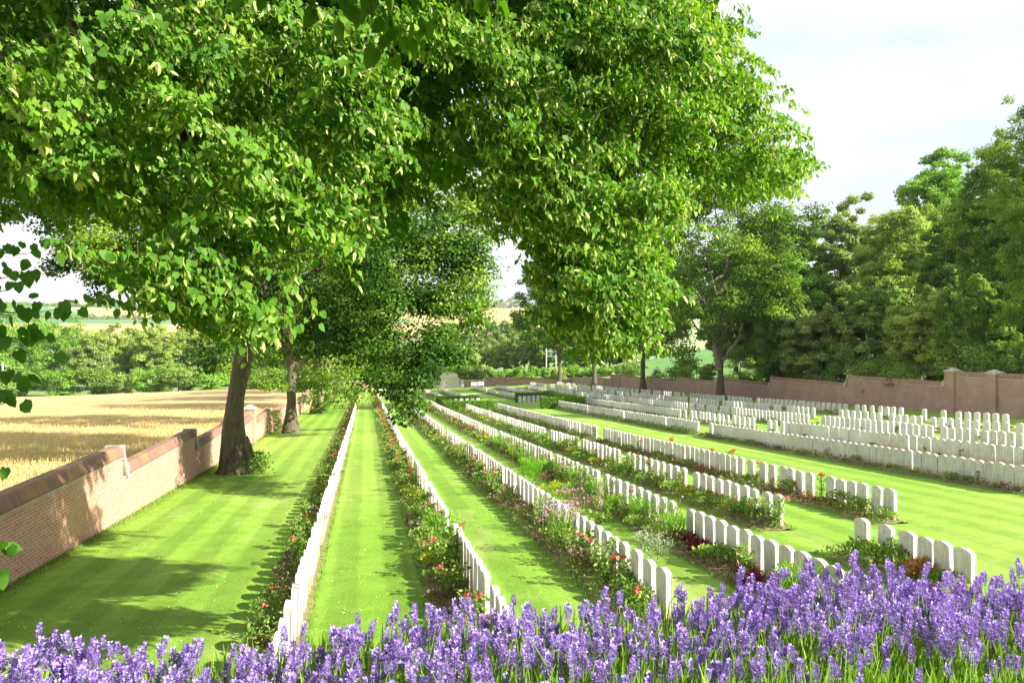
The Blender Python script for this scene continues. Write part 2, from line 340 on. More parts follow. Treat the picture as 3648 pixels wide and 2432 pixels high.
BRACT = (np.array([(0, .05, 0), (.4, .15, .1), (.8, .12, .04), (1.0, .02, -.1), (1.0, -.02, -.1), (.8, -.12, .04), (.4, -.15, .1), (0, -.05, 0)]), np.array([(0, 1, 6, 7), (1, 2, 5, 6), (2, 3, 4, 5)]))
SUNN = np.array(SUN_V)
def unit(v): return v/(np.linalg.norm(v, axis=-1, keepdims=True) + 1e-9)
def scatter(tmpl, P, D, N, S, tint=None):
    """place a leaf template at P with tip direction D, face normal N, length S"""
    T, F = tmpl; n = len(P); D = unit(D); V_ = unit(np.cross(N, D)); N = np.cross(D, V_)
    S = np.broadcast_to(np.asarray(S, float), (n,))
    V = P[:, None] + S[:, None, None]*(T[None, :, 0:1]*D[:, None] + T[None, :, 1:2]*V_[:, None] + T[None, :, 2:3]*N[:, None])
    Fa = (F[None] + (np.arange(n)*len(T))[:, None, None]).reshape(-1, F.shape[1])
    tt = np.repeat(np.clip(tint if tint is not None else rng.random(n), 0, 1), len(T))
    return V.reshape(-1, 3), Fa, tt
def merge(parts):
    Vs, Fs, Ts, n = [], [], [], 0
    for V, F, T in parts: Vs.append(V); Fs.append(F + n); Ts.append(T); n += len(V)
    return np.concatenate(Vs), np.concatenate(Fs), np.concatenate(Ts)
def rvec(n, r=None): return unit((r or rng).normal(size=(n, 3)))
def clump_leaves(C, Rr, n, size, flat=.9, tmpl=DIAM, r=None, bias=None, up=.55):
    """leaves on and in the shells of clumps; C (k,3), Rr (k)"""
    r = r or rng; k = len(C); wgt = Rr**2; idx = r.choice(k, n, p=wgt/wgt.sum())
    d = rvec(n, r); d[:, 2] = np.where(d[:, 2] < -.3, d[:, 2]*.5, d[:, 2])
    rad = Rr[idx]*(.5 + .62*r.random(n)**.8); rad *= 1 + .28*np.sin(d[:, 0]*7 + idx)*np.cos(d[:, 1]*6 + idx*2) + .2*np.sin(d[:, 2]*9 + idx*3)
    P = C[idx] + d*rad[:, None]*np.array((1, 1, flat))
    N = unit(d*1.15 + np.array((0, 0, up*.8)) + SUNN*.15 + r.normal(size=(n, 3))*.5)
    D = np.cross(N, rvec(n, r)); D = unit(D + np.array((0, 0, -.45)) + d*.25)
    ct = r.normal(size=k)*.19 + (0 if bias is None else bias)
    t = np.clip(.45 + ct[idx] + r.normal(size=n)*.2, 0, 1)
    return scatter(tmpl, P, D, N, size*(.7 + .6*r.random(n)), t)
def crown_clumps(c, rad, k, r, inner=.4, rc=(.2, .34), low=-.75, irr=.18):
    c = np.array(c, float); rad = np.array(rad, float); d = rvec(k*3, r); d = d[d[:, 2] > low][:k]; k = len(d)
    f = inner + (1 - inner)*r.random(k)**.5; bump_ = 1 + irr*np.sin(d[:, 0]*4 + c[0])*np.cos(d[:, 1]*5 + c[1]) + irr*.6*r.normal(size=k)
    C = c + d*rad*(f*bump_)[:, None]*.95
    return C, (rc[0] + (rc[1] - rc[0])*r.random(k))*rad.mean()
def limb(p0, p1, r0, r1, n=7, sag=.12, r=None):
    r = r or rng; p0 = np.array(p0, float); p1 = np.array(p1, float); t = np.linspace(0, 1, n)
    L_ = np.linalg.norm(p1 - p0); P = p0 + (p1 - p0)*t[:, None]
    P[:, 2] += np.sin(t*np.pi)*L_*sag; P[1:-1] += r.normal(size=(n - 2, 3))*L_*.03
    return P, r0 + (r1 - r0)*t**.8
def trunk_chain(x, y, z, h, r0, lean=(0, 0), flare=1.7, n=14, r=None):
    r = r or rng; t = np.linspace(0, 1, n); P = np.zeros((n, 3)); P[:, 0] = x + lean[0]*t**1.5; P[:, 1] = y + lean[1]*t**1.5; P[:, 2] = z - .3 + (h + .3)*t
    P[2:, :2] += np.cumsum(r.normal(size=(n - 2, 2))*.03*r0, axis=0)
    rr = r0*(1 - .38*t)*(1 + (flare - 1)*np.exp(-t*h/r0*.75)) + r0*.10*np.sin(t*9 + x); return P, rr
def tree(name, x, y, top, rad, label, cat='tree', group=None, mat='limefar', bark='bark', bottom=None, trunk_r=.35, nclump=40, nleaf=9000, size=.3,
         seed=1, lean=(0, 0), inner=.4, rc=(.2, .34), low=-.75, zbase=None, fork=None, extra=None, limbs=10, tmpl=DIAM, trunk_sides=10, irr=.18, flare=1.9, bow=0, barkw=0):
    """top / bottom: height of the crown's top and underside above the tree's foot"""
    r = np.random.default_rng(seed); z0 = zgf(x, y) if zbase is None else zbase
    root = empty(name, (x, y, z0)); tag(root, label, cat, group)
    bottom = top*.2 if bottom is None else bottom
    cz = (top + bottom)/2; rz = (top - bottom)/2
    if nleaf >= 11000: rc = (rc[0]*.62, rc[1]*.66); nclump = int(nclump*2.5)
    C, Rr = crown_clumps((lean[0], lean[1], cz), (rad, rad, rz), nclump, r, inner, rc, low, irr)
    if extra is not None:
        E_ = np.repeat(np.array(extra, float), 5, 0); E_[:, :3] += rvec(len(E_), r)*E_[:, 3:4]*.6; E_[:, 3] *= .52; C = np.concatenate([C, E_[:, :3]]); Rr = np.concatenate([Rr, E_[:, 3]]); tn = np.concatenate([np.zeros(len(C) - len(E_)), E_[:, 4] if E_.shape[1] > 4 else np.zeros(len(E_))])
    else: tn = None
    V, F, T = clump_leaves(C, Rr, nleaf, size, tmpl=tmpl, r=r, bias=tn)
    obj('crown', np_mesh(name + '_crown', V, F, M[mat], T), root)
    fh = fork or max(bottom*1.15, top*.22)
    ch = [trunk_chain(0, 0, 0, fh, trunk_r, (lean[0]*.5, lean[1]*.3), flare, r=r)]; ch[0][0][:, 0] += bow*np.sin(np.linspace(0, 1, 14)*3.14)
    for a in range(barkw and 7):
        q = a*.9 + .3; ch.append(limb((math.cos(q)*trunk_r*1.9, math.sin(q)*trunk_r*1.9, -.12), (math.cos(q)*trunk_r*.55, math.sin(q)*trunk_r*.55, 1.5), .11, .14, 6, -.14, r))
    tp = ch[0][0][-1]; rt = ch[0][1][-1]
    ch.insert(1, limb(tp - np.array((0, 0, .2)), (lean[0], lean[1], top*.86), rt*.95, .04, 10, 0, r))
    far = np.argsort(-np.abs(C[:, 2] - tp[2])*0 + r.random(len(C)) + 9*(np.arange(len(C)) > nclump))[:limbs]
    for i in far:
        st = ch[1][0][int(r.integers(0, 5))] if r.random() < .6 else tp
        ch.append(limb(st, C[i], rt*.5, .03, 7, .06, r))
    V, F = tubes(ch, trunk_sides)
    obj('trunk', np_mesh(name + '_trunk', V, F, M[bark], smooth_=True), root)
    return root

# ------------------------------------------------------------------ ground sheets
def grid_mesh(name, xs, ys, zfun, mats, mi=None, sm=True):
    X, Y = np.meshgrid(xs, ys); Z = zfun(X, Y); V = np.stack([X, Y, Z], -1).reshape(-1, 3); nx, ny = len(xs), len(ys)
    i = np.arange(ny - 1)[:, None]*nx + np.arange(nx - 1)[None]; F = np.stack([i, i + 1, i + nx + 1, i + nx], -1).reshape(-1, 4)
    m = None
    if mi is not None:
        cx_ = (X[:-1, :-1] + X[1:, 1:])/2; cy_ = (Y[:-1, :-1] + Y[1:, 1:])/2; m = mi(cx_, cy_).reshape(-1)
    return np_mesh(name, V, F, mats, mi=m, smooth_=sm)
WL, WR, YE = -7.0, 39.5, 165.0
lawn = obj('lawn', grid_mesh('lawn', np.arange(WL, WR + .1, .75), np.arange(0, YE + .1, 1.), zg, M['lawn'])); tag(lawn, kind='structure')
xs = np.unique(np.concatenate([np.arange(-280, WL - 1, 4.), [WL - .1, WL + .1], np.arange(WL + 3, WR - 2, 4), [WR - .1, WR + .1], np.arange(WR + 2, 110, 3.), np.arange(110, 400, 8.)]))
ys = np.unique(np.concatenate([np.arange(-60, 164, 4.), [YE - .1, YE + .1], np.arange(168, 400, 5.)]))
def zout(X, Y):
    ins = (X > WL) & (X < WR) & (Y < YE) ; return zg(X, Y) - .5*ins - .02
def mi_near(X, Y):
    m = np.zeros_like(X, int); m[(X > 50) & (X < 110) & (Y > 110) & (Y < 230)] = 1; return m
gr = obj('ground', grid_mesh('ground', xs, ys, zout, [M['rough'], M['corn']], mi_near)); tag(gr, kind='structure')
# far hillside: one sheet, a field per patch
ds = np.unique(np.concatenate([np.arange(330, 1200, 45.), np.arange(1200, 2200, 12.), np.arange(2200, 5200, 200.)])); an = np.radians(np.concatenate([np.arange(-180, -30, 6.), np.arange(-30, 50, .6), np.arange(50, 181, 6.)]))
D_, A_ = np.meshgrid(ds, an); X_, Y_ = D_*np.sin(A_), D_*np.cos(A_); Z_ = zg(X_, Y_) - .6*(D_ < 400)
nx, ny = len(ds), len(an); i_ = np.arange(ny - 1)[:, None]*nx + np.arange(nx - 1)[None]
F_ = np.stack([i_, i_ + nx, i_ + nx + 1, i_ + 1], -1).reshape(-1, 4)
dc = (D_[:-1, :-1] + D_[1:, 1:])/2; ac = np.degrees((A_[:-1, :-1] + A_[1:, 1:])/2)
m_ = np.zeros_like(dc, int)                                   # 0 rough, 1 green, 2 wheat, 3 ripe, 4 pale
left = ac < -3
m_[(dc > 900) & (dc <= 1430)] = 3; m_[(dc > 1430) & (dc <= 1540)] = 1; m_[(dc > 1540)] = 2
m_[left & (dc > 1950)] = 1; m_[left & (dc > 1540) & (dc <= 1950 - (ac + 15.5)*-42) & (ac < -15.5) & (dc > 1600)] = 2
m_[left & (dc > 1540) & (ac < -15.5) & (dc > 1560 + (ac + 15.5)*-0 + 60*0) & (dc < 1540 + (-15.5 - ac)*110)] = 1
m_[(ac > 3) & (dc > 1000)] = 2; m_[(ac > 18)] = 4
hills = obj('hills', np_mesh('hills', np.stack([X_, Y_, Z_], -1).reshape(-1, 3), F_, [M['rough'], M['fgreen'], M['fwheat'], M['forange'], M['fpale']], mi=m_.reshape(-1), smooth_=True)); tag(hills, kind='structure')

# terrace the lavender grows on
t = MB(); t.box(-14, 34, -8, 2.05, -6.2, -1.12); terr = obj('terrace', t.mesh('terrace', [M['soil']])); tag(terr, kind='structure')

# wheat crop: a sheet at ear height with ears standing out of it near the wall
wx = np.concatenate([np.arange(-230, -20, 5.), np.arange(-20, -7.4, 1.)]); wy = np.arange(2, 179, 2.)
X, Y = np.meshgrid(wx, wy); Z = zg(X, Y) + .72 + .05*np.sin(X*1.3)*np.cos(Y*.9); nxw = len(wx)
i = np.arange(len(wy) - 1)[:, None]*nxw + np.arange(nxw - 1)[None]; Fw = np.stack([i, i + 1, i + nxw + 1, i + nxw], -1).reshape(-1, 4)
far_e = 160 + 18*smooth(-7, -30, X); keep = (Y[:-1, :-1] < far_e[:-1, :-1]).reshape(-1); Fw = Fw[keep]
Vw = np.stack([X, Y, Z], -1).reshape(-1, 3)
r = np.random.default_rng(3); n = 95000; yy = 8 + 95*r.random(n)**1.6; xx = -7.9 - (yy*.62 + 2)*r.random(n)**1.15
P = np.stack([xx, yy, zg(xx, yy) + .6 + .14*r.random(n)], -1)
Dd = np.stack([r.normal(size=n)*.35, r.normal(size=n)*.35, np.ones(n)], -1)
Ve, Fe, Te = scatter((np.array([(0, .03, 0), (1, .05, .03), (1, -.05, -.03), (0, -.03, 0)]), np.array([(0, 1, 2, 3)])), P, Dd, rvec(n, r), .16 + .08*r.random(n), .6 + .18*r.normal(size=n))
me = np_mesh('wheat_crop', np.concatenate([Vw, Ve]), np.concatenate([Fw, Fe + len(Vw)]), [M['wheat'], M['ear']], tint=np.concatenate([np.full(len(Vw), .5), Te]), mi=np.concatenate([np.zeros(len(Fw)), np.ones(len(Fe))]))
tag(obj('wheat_crop', me), 'ripe golden wheat field beyond the left brick wall', 'wheat', kind='stuff')

# ------------------------------------------------------------------ brick walls
COP = [(-.25, 0), (-.25, .06), (-.13, .31), (.13, .31), (.25, .06), (.25, 0)]
def wall(root, X, bounds, levels, mat, piers=(), cop=COP, th=.19, sign=1, kn=True):
    for k in range(len(levels)):
        y0, y1, lv = bounds[k], bounds[k + 1], -levels[k]; zb = min(zgf(X, y0), zgf(X, y1)) - .5
        b = MB(); b.box(X - th, X + th, y0, y1, zb, lv - .05); b.box(X - th - .03, X + th + .03, y0 + .003, y1 - .003, lv - .05, lv - .004, 1)
        obj('brickwork', b.mesh('brickwork', [mat, M['stonecap']]), root)
        c = MB(); c.prism(cop, (X, y0 + (.46 if k and kn and levels[k] - levels[k - 1] > .05 else .002), lv), (X, y1 - .12*kn, lv)); obj('coping', c.mesh('coping', [M['coping']]), root)
        if kn and k + 1 < len(levels):
            s = levels[k + 1] - levels[k]
            if s > .05:
                pts = [(-.12, .322)] + [(.46*(1 - math.cos(a)), .322 - (s + .004)*math.sin(a)) for a in np.linspace(0, math.pi/2, 9)] + [(.46, -s - .07), (.3, -s - .05), (.13, -s*.8 - .04), (.02, -s*.42 - .04), (-.04, -.08), (-.12, -.08)]
                kk = MB(); n = len(pts)
                for a in (-1, 1): kk.v += [(X + a*.257, y1 + p, lv + q) for p, q in pts]
                kk.f = [tuple(range(n)), tuple(range(2*n - 1, n - 1, -1))] + [(i, (i + 1) % n, n + (i + 1) % n, n + i) for i in range(n)]; kk.m = [0]*len(kk.f)
                obj('kneeler_stone', kk.mesh('kneeler_stone', [M['kneeler']]), root)
    for (yp, lv, wd) in piers:
        b = MB(); zb = zgf(X, yp) - .5; b.box(X - .34, X + .34, yp - wd/2, yp + wd/2, zb, -lv); pier = obj('pier', b.mesh('pier', [mat]), root)
        c = MB(); c.box(X - .4, X + .4, yp - wd/2 - .06, yp + wd/2 + .06, -lv + .002, -lv + .1)
        n = len(c.v); c.v += [(X - .36, yp - wd/2 - .02, -lv + .102), (X + .36, yp - wd/2 - .02, -lv + .102), (X + .36, yp + wd/2 + .02, -lv + .102), (X - .36, yp + wd/2 + .02, -lv + .102), (X - .1, yp, -lv + .3), (X + .1, yp, -lv + .3)]
        for q in ((0, 1, 5, 4), (1, 2, 5), (2, 3, 4, 5), (3, 0, 4), (0, 3, 2, 1)): c.f.append(tuple(n + a for a in q)); c.m.append(0)
        obj('pier_cap', c.mesh('pier_cap', [M['kneeler']]), pier)
lw = empty('brick_wall', (0, 0, 0)); tag(lw, 'long orange brick wall stepping down between the wheat field and the lawn', 'wall')
bl = [2.2, 5.5, 15.2, 25.2, 35.4, 44.5, 53.0] + [53 + 10.2*i for i in range(1, 12)]; bl[-1] = YE - .3
ll = [2.35, 2.75, 3.27, 3.85, 4.41, 4.8] + [-zgf(WL, (bl[i] + bl[i + 1])/2) - 1.25 for i in range(6, len(bl) - 1)]
wall(lw, WL, bl, ll, M['brickL'], piers=[(53.0, 4.18, .75), (bl[9], ll[8] - .35, .75), (bl[12], ll[11] - .35, .75)])
rw = empty('brick_wall', (0, 0, 0)); tag(rw, 'tall brown brick wall with sloped copings below the wood on the right', 'wall')
br = [18, 32, 50.8, 62.7, 75.8, 88.5, 100.3, 112.3, 125, 129.3, 138, 147, 155.6]
lr = [1.6, 2.02, 2.78, 3.45, 4.10, 4.52, 4.92, 5.2, 5.36, 6.1, 6.4, 6.75]
lr = [a + .3 for a in lr]; COPR = [(-.24, 0), (-.24, .05), (-.1, .3), (.1, .3), (.24, .05), (.24, 0)]
wall(rw, WR, br, lr, M['brickR'], piers=[(50.4, 2.08, .9), (46.6, 2.08, .9), (125.2, 5.3, .9), (129.2, 5.35, .9)], cop=COPR)
ew = empty('brick_wall', (0, 0, 0)); tag(ew, 'low red brick wall closing the far end of the lawns', 'wall')
for x0, x1 in ((WL, 14.0), (19.2, 23.6)):
    b = MB(); b.box(x0 + .2, x1, YE - .18, YE + .18, zgf(x0, YE) - 1.0, -7.92); obj('brickwork', b.mesh('brickwork', [M['brickE']]), ew)
    b = MB(); b.box(x0 + .2, x1, YE - .24, YE + .24, -7.915, -7.7); obj('coping', b.mesh('coping', [M['stonecap']]), ew)
b = MB(); p0, p1 = Vector((23.8, YE, 0)), Vector((WR, 155.8, 0)); d = (p1 - p0).normalized(); sd_ = Vector((d.y, -d.x, 0))
dw = empty('brick_wall', (0, 0, 0)); tag(dw, 'shaded brown brick wall running right from the notice boards', 'wall')
b.prism([(-.18, -10.5), (-.18, -7.4), (.18, -7.4), (.18, -10.5)], p0, p1); obj('brickwork', b.mesh('brickwork', [M['brickR']]), dw)
c = MB(); c.prism([(-.25, -7.396), (-.25, -7.33), (-.1, -7.12), (.1, -7.12), (.25, -7.33), (.25, -7.396)], p0, p1); obj('coping', c.mesh('coping', [M['coping']]), dw)

# stone memorial against the end wall
zm = zgf(16.5, 163)
sm_ = empty('stone_memorial', (16.6, 164.2, zm)); tag(sm_, 'pale stone memorial with stepped base standing in the far wall', 'memorial')
def part(root, name, boxes, mat, bev=.02):
    b = MB(); [b.box(*q) for q in boxes]; return obj(name, b.mesh(name, [mat] if not isinstance(mat, list) else mat, bevel=bev), root)
part(sm_, 'step', [(-2.9, 2.4, -1.2, .9, -.4, .22), (-2.6, 2.1, -.95, .9, .223, .48)], M['memorial'])
part(sm_, 'middle_block', [(-2.3, 1.8, -.6, .9, .483, 1.75)], M['memorial']); part(sm_, 'cornice', [(-2.42, 1.92, -.72, .98, 1.753, 1.9)], M['memorial'])
part(sm_, 'upper_block', [(-2.0, 1.5, -.45, .85, 1.903, 2.6), (-1.75, 1.25, -.35, .75, 2.603, 2.85)], M['memorial'])
part(sm_, 'pier', [(2.0, 2.75, -.35, .7, -.4, 1.5)], M['memorial']); part(sm_, 'pier', [(-3.3, -2.6, -.35, .7, .0, 1.5)], M['memorial'])
for X0, lab in ((20.4, 'white notice board nearer the stone memorial'), (21.7, 'white notice board nearer the brown wall')):
    Y0 = 156.5; z0 = zgf(X0, Y0); q = empty('notice_board', (X0, Y0, z0), R(-8)); tag(q, lab, 'notice board', 'notice boards before the far wall')
    part(q, 'panel', [(-.55, .55, -.03, .03, .5, 1.1)], M['board'], .01)
    part(q, 'frame', [(-.6, .6, .035, .07, .45, 1.15)], M['metal'], .01)
    for s in (-1, 1): part(q, 'leg', [(s*.48 - .03, s*.48 + .03, .075, .13, -.2, 1.1)], M['metal'], .005)

# ------------------------------------------------------------------ headstones
def stone_mesh(seed, w_=.40, t_=.10, h_=STH, arch=.055, name='headstone'):
    rr = random.Random(seed); w_ += rr.uniform(-.006, .006); h_ += rr.uniform(-.02, .015)
    prof = [(-w_/2, -.25)] + [(-w_/2 + w_*i/10, h_ - arch + arch*(1 - ((i - 5)/5)**2)) for i in range(11)] + [(w_/2, -.25)]
    b = MB(); n = len(prof)
    for s in (-1, 1): b.v += [(s*t_/2, a, z) for a, z in prof]
    b.f = [tuple(range(n)), tuple(range(2*n - 1, n - 1, -1))] + [(i, (i + 1) % n, n + (i + 1) % n, n + i) for i in range(n)]; b.m = [0]*len(b.f)
    me = b.mesh(name, [M['stone']], bevel=.006); return me
SM = [stone_mesh(i) for i in range(5)]
# block list per row: (near, far, count, near is y?)  source-pixel marks turned into distances
def ya(*a): return [(Yy(n, ROWX['A']), Yy(f, ROWX['A']), c) for n, f, c in a]
def yb(*a): return [(Yy(n, ROWX['B']), Yy(f, ROWX['B']), c) for n, f, c in a]
def yr(k, *a): return [(Yx(n, ROWX[k]), Yx(f, ROWX[k]), c) for n, f, c in a]
def run(y0, y1, n, gap=.35):
    L_ = (y1 - y0)/n; return [(y0 + i*L_, y0 + (i + 1)*L_ - gap, None) for i in range(n)]
BL = {}
BL['A'] = [(9.2, 10.7, 2), (11.0, 12.3, 2)] + ya((2089, 1852, 10), (1832, 1708, None), (1707, 1636, None), (1631, 1590, None), (1587, 1545, None), (1540, 1502, None), (1499, 1440, None)) + run(61, 160, 15)
BL['B'] = [(9.6, 12.3, 5)] + yb((2048, 1859, 10), (1815, 1711, 10), (1698, 1633, 10), (1624, 1581, 10), (1577, 1544, 10)) + run(46, 162, 18)
BL['C'] = yr('C', (2397, 2365, 1), (2339, 2310, 1), (2292, 2262, 1), (2247.8, 2055, 7), (2025.5, 1855, 10), (1840, 1736, 10), (1728, 1659, 10), (1656, 1603.6, 10), (1598, 1592, 1), (1581.5, 1532, None)) + run(60, 150, 14)
BL['D'] = yr('D', (3113, 3065, 1), (3010, 2980, 1), (2954, 2460.6, None), (2413.6, 2162, 10), (2137, 1984, 10), (1970, 1869, 10), (1859.7, 1783, 10), (1769.5, 1738, 5), (1731, 1715, 2), (1711.5, 1666, None), (1664.5, 1630, None), (1628.5, 1599, None), (1597, 1537, None))
BL['D'][2] = (BL['D'][2][0], BL['D'][2][1], 11)
BL['E'] = yr('E', (3474.5, 3410, 1), (3404.5, 3345, 1), (3339, 3278, 1), (3268, 3215, 1), (3192, 3140, 1), (3103, 3050, 1), (2795, 2760, 1), (2753, 2720, 1), (2709, 2478.5, 8), (2448.7, 2238, 10), (2212.8, 2077.5, 10), (2064, 1964, 10), (1944, 1872, 10), (1865, 1808, 10), (1801, 1755, 10), (1750, 1712, None), (1708.5, 1678, None), (1676, 1663, None), (1607, 1560, None), (1558, 1513, None))
BL['F'] = yr('F', (3193, 3152, 1), (3148, 3101, 1), (3097, 3062, 1), (3058, 3021, 1), (3018, 2984, 1), (2981, 2950, 1), (2909, 2882, 1), (2870.6, 2842, 1), (2835, 2788, 2), (2769, 2742, 1), (2737, 2711, 1), (2694.5, 2670, 1), (2654.7, 2155, 36), (2128.5, 2075, None), (2068, 2040, None), (2036, 1776, None), (1684, 1630, None), (1625, 1579, None))
BL['G'] = [(14.6, Yx(3263.5, ROWX['G']), None)] + yr('G', (3257, 2548, None), (2543, 2532.6, 1), (2490.8, 2380, None), (2376, 2230, None), (2226, 2100, None), (2096, 1992, None), (1866, 1812, None), (1809, 1778, None), (1767, 1738, None), (1735, 1712, None), (1709, 1687, None))
BL['H'] = [(19.5, Yx(3249.5, ROWX['H']), None)] + yr('H', (3243, 2803, None), (2798, 2785, 1), (2771, 2757, 1), (2751, 2737, 1), (2691, 2677, 1), (2673, 2660, 1), (2656, 2613, 3), (2600, 2588, 1), (2583, 2571, 1), (2567, 2555, 1), (2549, 2537, 1), (2533, 2492, None), (2483, 2472, 1), (2470, 2461.5, 1), (2447, 2439, 1), (2426.5, 2300, None), (2296, 2200, None), (2196, 2060, None), (1905, 1850, None), (1846, 1805, None), (1800, 1770, None))
BL['I'] = [(22.5, Yx(3502, ROWX['I']), None)] + yr('I', (3489, 2932, None), (2883.7, 2700, None), (2696, 2560, None), (2556, 2420, None), (2417, 2330, None), (2326, 2240, None), (2236, 2160, None), (2156, 2100, None), (2096, 2050, None), (2046, 1990, None), (1985, 1930, None), (1925, 1880, None))
BL['J'] = [(26.5, 34.5, None), (35, 40.6, None), (41.3, 44.2, None), (45, 49.5, None)] + yr('J', (2905, 2893, 1), (2883.7, 2760, None), (2756, 2600, None), (2596, 2493, None), (2486, 2410, None), (2405, 2310, None), (2306, 2200, None), (2190, 2110, None), (2105, 2060, None), (2055, 2010, None), (2000, 1950, None), (1940, 1890, None))
BL['K'] = [(30, 38.5, None), (39.2, 43.2, None)] + [(Yx(x, ROWX['K']), Yx(x - 11, ROWX['K']), 1) for x in (3372, 3338, 3303, 3220, 3191, 3170, 3146, 3116, 3087, 3063)] + yr('K', (3040, 2860, None), (2856, 2740, None), (2735, 2610, None), (2604, 2462, None), (2440, 2404, None), (2392, 2330, None), (2318, 2266, None), (2257, 2210, None), (2201, 2158, None), (2152, 2112, None), (2094, 2060, None), (2050, 2020, None), (2010, 1985, None))
PITCH = dict(A=.59, B=.59, C=.6, D=.6, E=.6, F=.46, G=.42, H=.44, I=.5, J=.62, K=.66)
stones = []                                             # (row, block index, index in block, X, Y, rotation)
for rk in 'ABCDEFGHIJK':
    rr = random.Random(ord(rk)); X = ROWX[rk] - .05
    for bi, (y0, y1, c) in enumerate(sorted(BL[rk])):
        if c is None: c = max(1, round((y1 - y0)/PITCH[rk]))
        if c == 1: ys_ = [y0 + .2]
        else:
            st = (y1 - y0 - .4)/(c - 1); ys_ = [y0 + .2 + i*st for i in range(c)]
        for i, y in enumerate(ys_):
            if rk in 'IJK' and rr.random() < .06: continue
            stones.append([rk, bi, i, c, X + rr.uniform(-.012, .012), y + rr.uniform(-.012, .012), 0])
def inview(X, Y, m=1.02):
    z = X*SY + Y*CY; return z > 1 and abs((X*CY - Y*SY)/z) < .618*m
stones = [s for s in stones if inview(s[4], s[5], 1.03)]
for i in range(7): stones.append(['P', 0, i, 7, 9.2 + i*.65, 97.0, 90])
for i in range(8): stones.append(['Q', 0, i, 8, 18.1 + i*.55, 96.8, 90])
for i, x in enumerate((1.2, 1.9, 2.7, 3.3)): stones.append(['R', 0, i, 4, x, 163.6, 90])
stones.sort(key=lambda s: s[4]*SY + s[5]*CY)
ORD = lambda k: str(k) + ('th' if 10 < k % 100 < 14 else {1: 'st', 2: 'nd', 3: 'rd'}.get(k % 10, 'th'))
ROWN = dict(A='leftmost row', B='second row from the left', C='third row from the left', D='fourth row from the left', E='fifth row from the left', F='sixth row from the left',
            G='seventh row, right of the broad path', H='eighth row from the left', I='third row from the right wall', J='second row from the right wall', K='row nearest the right wall')
GRPN = {k: 'headstones in the ' + v.split(',')[0] for k, v in ROWN.items()}
nst = 0; rest = MB()
for s in stones:
    rk, bi, i, c, X, Y, rz = s; rr = random.Random(int(X*991 + Y*7919)); z = zgf(X, Y); me = SM[rr.randrange(5)]
    T = Matrix.Translation((X, Y, z)) @ Matrix.Rotation(R(rz + rr.gauss(0, 1.6)), 4, 'Z') @ Matrix.Rotation(R(rr.gauss(0, .7)), 4, 'Y') @ Matrix.Rotation(R(rr.gauss(0, .5)), 4, 'X')
    if nst < 300 and rk in ROWN:
        o = obj('headstone', me); o.matrix_world = T; nst += 1
        bn = 'nearest' if bi == 0 else ORD(bi + 1) + ' nearest'
        lab = f'white arched headstone standing alone as {bn} block, {ROWN[rk]}' if c == 1 else f'white arched headstone, {ORD(i + 1)} in the {bn} block, {ROWN[rk]}'
        tag(o, lab, 'headstone', GRPN[rk])
    else:
        n = len(rest.v); rest.v += [tuple(T @ v.co) for v in me.vertices]
        for p in me.polygons: rest.f.append(tuple(n + q for q in p.vertices)); rest.m.append(0)
print('stones', len(stones), 'single', nst)
me = bpy.data.meshes.new('headstones'); me.from_pydata(rest.v, [], rest.f); me.materials.append(M['stone'])
# the shared stone colour reads height from the object's own axes: the far mass keeps its own plain copy
def farstone():
    m, n, l, o, p = new_mat('far_stone'); p.inputs['Roughness'].default_value = .75
    t = noise(n, l, .9, 5, .7); r = ramp(n, [(.3, (.54, .51, .46)), (.6, (.69, .665, .62))]); l(t.outputs[0], r.inputs[0]); l(r.outputs[0], p.inputs['Base Color']); return m
me.materials.clear(); me.materials.append(farstone())
tag(obj('headstones', me), 'hundreds of small white headstones in the farther rows', 'headstones', kind='stuff')

# clipped hedges round the two central plots
def hedge(root, x0, x1, y0, y1, h, n, seed):
    r = np.random.default_rng(seed); z0 = zgf((x0 + x1)/2, (y0 + y1)/2)
    b = MB(); b.box(x0 + .05, x1 - .05, y0 + .05, y1 - .05, -.4, h - .05); return_ = []
    A = np.array([(x1 - x0)*(y1 - y0), (x1 - x0)*h, (x1 - x0)*h, (y1 - y0)*h, (y1 - y0)*h]); f = r.choice(5, n, p=A/A.sum()); u, v = r.random(n), r.random(n)
    P = np.zeros((n, 3)); N = np.zeros((n, 3))
    for k, (fx, nn) in enumerate([(lambda u, v: (x0 + u*(x1 - x0), y0 + v*(y1 - y0), 0*u + h), (0, 0, 1)), (lambda u, v: (x0 + u*(x1 - x0), 0*u + y0, v*h), (0, -1, 0)), (lambda u, v: (x0 + u*(x1 - x0), 0*u + y1, v*h), (0, 1, 0)),
                                  (lambda u, v: (0*u + x0, y0 + u*(y1 - y0), v*h), (-1, 0, 0)), (lambda u, v: (0*u + x1, y0 + u*(y1 - y0), v*h), (1, 0, 0))]):
        q = f == k; P[q] = np.stack(fx(u[q], v[q]), -1); N[q] = nn
    P += r.normal(size=(n, 3))*.03; N = unit(N + r.normal(size=(n, 3))*.6); V, F, T = scatter(DIAM, P, unit(rvec(n, r) + np.array((0, 0, .5))), N, .11*(.6 + .8*r.random(n)), r.random(n))
    P2 = np.array([b.v[i] for i in range(8)]); F2 = np.array([b.f[i] for i in range(6)])
    V = np.concatenate([P2, V]); F = np.concatenate([F2, F + 8]); T = np.concatenate([np.full(8, .15), T])
    V[:, 2] += z0; return obj('foliage', np_mesh('hedge', V, F, M['box'], T), root)
h1 = empty('clipped_hedge', (0, 0, 0)); tag(h1, 'low clipped green hedge round the left central plot', 'hedge', 'clipped hedges round the central plots')
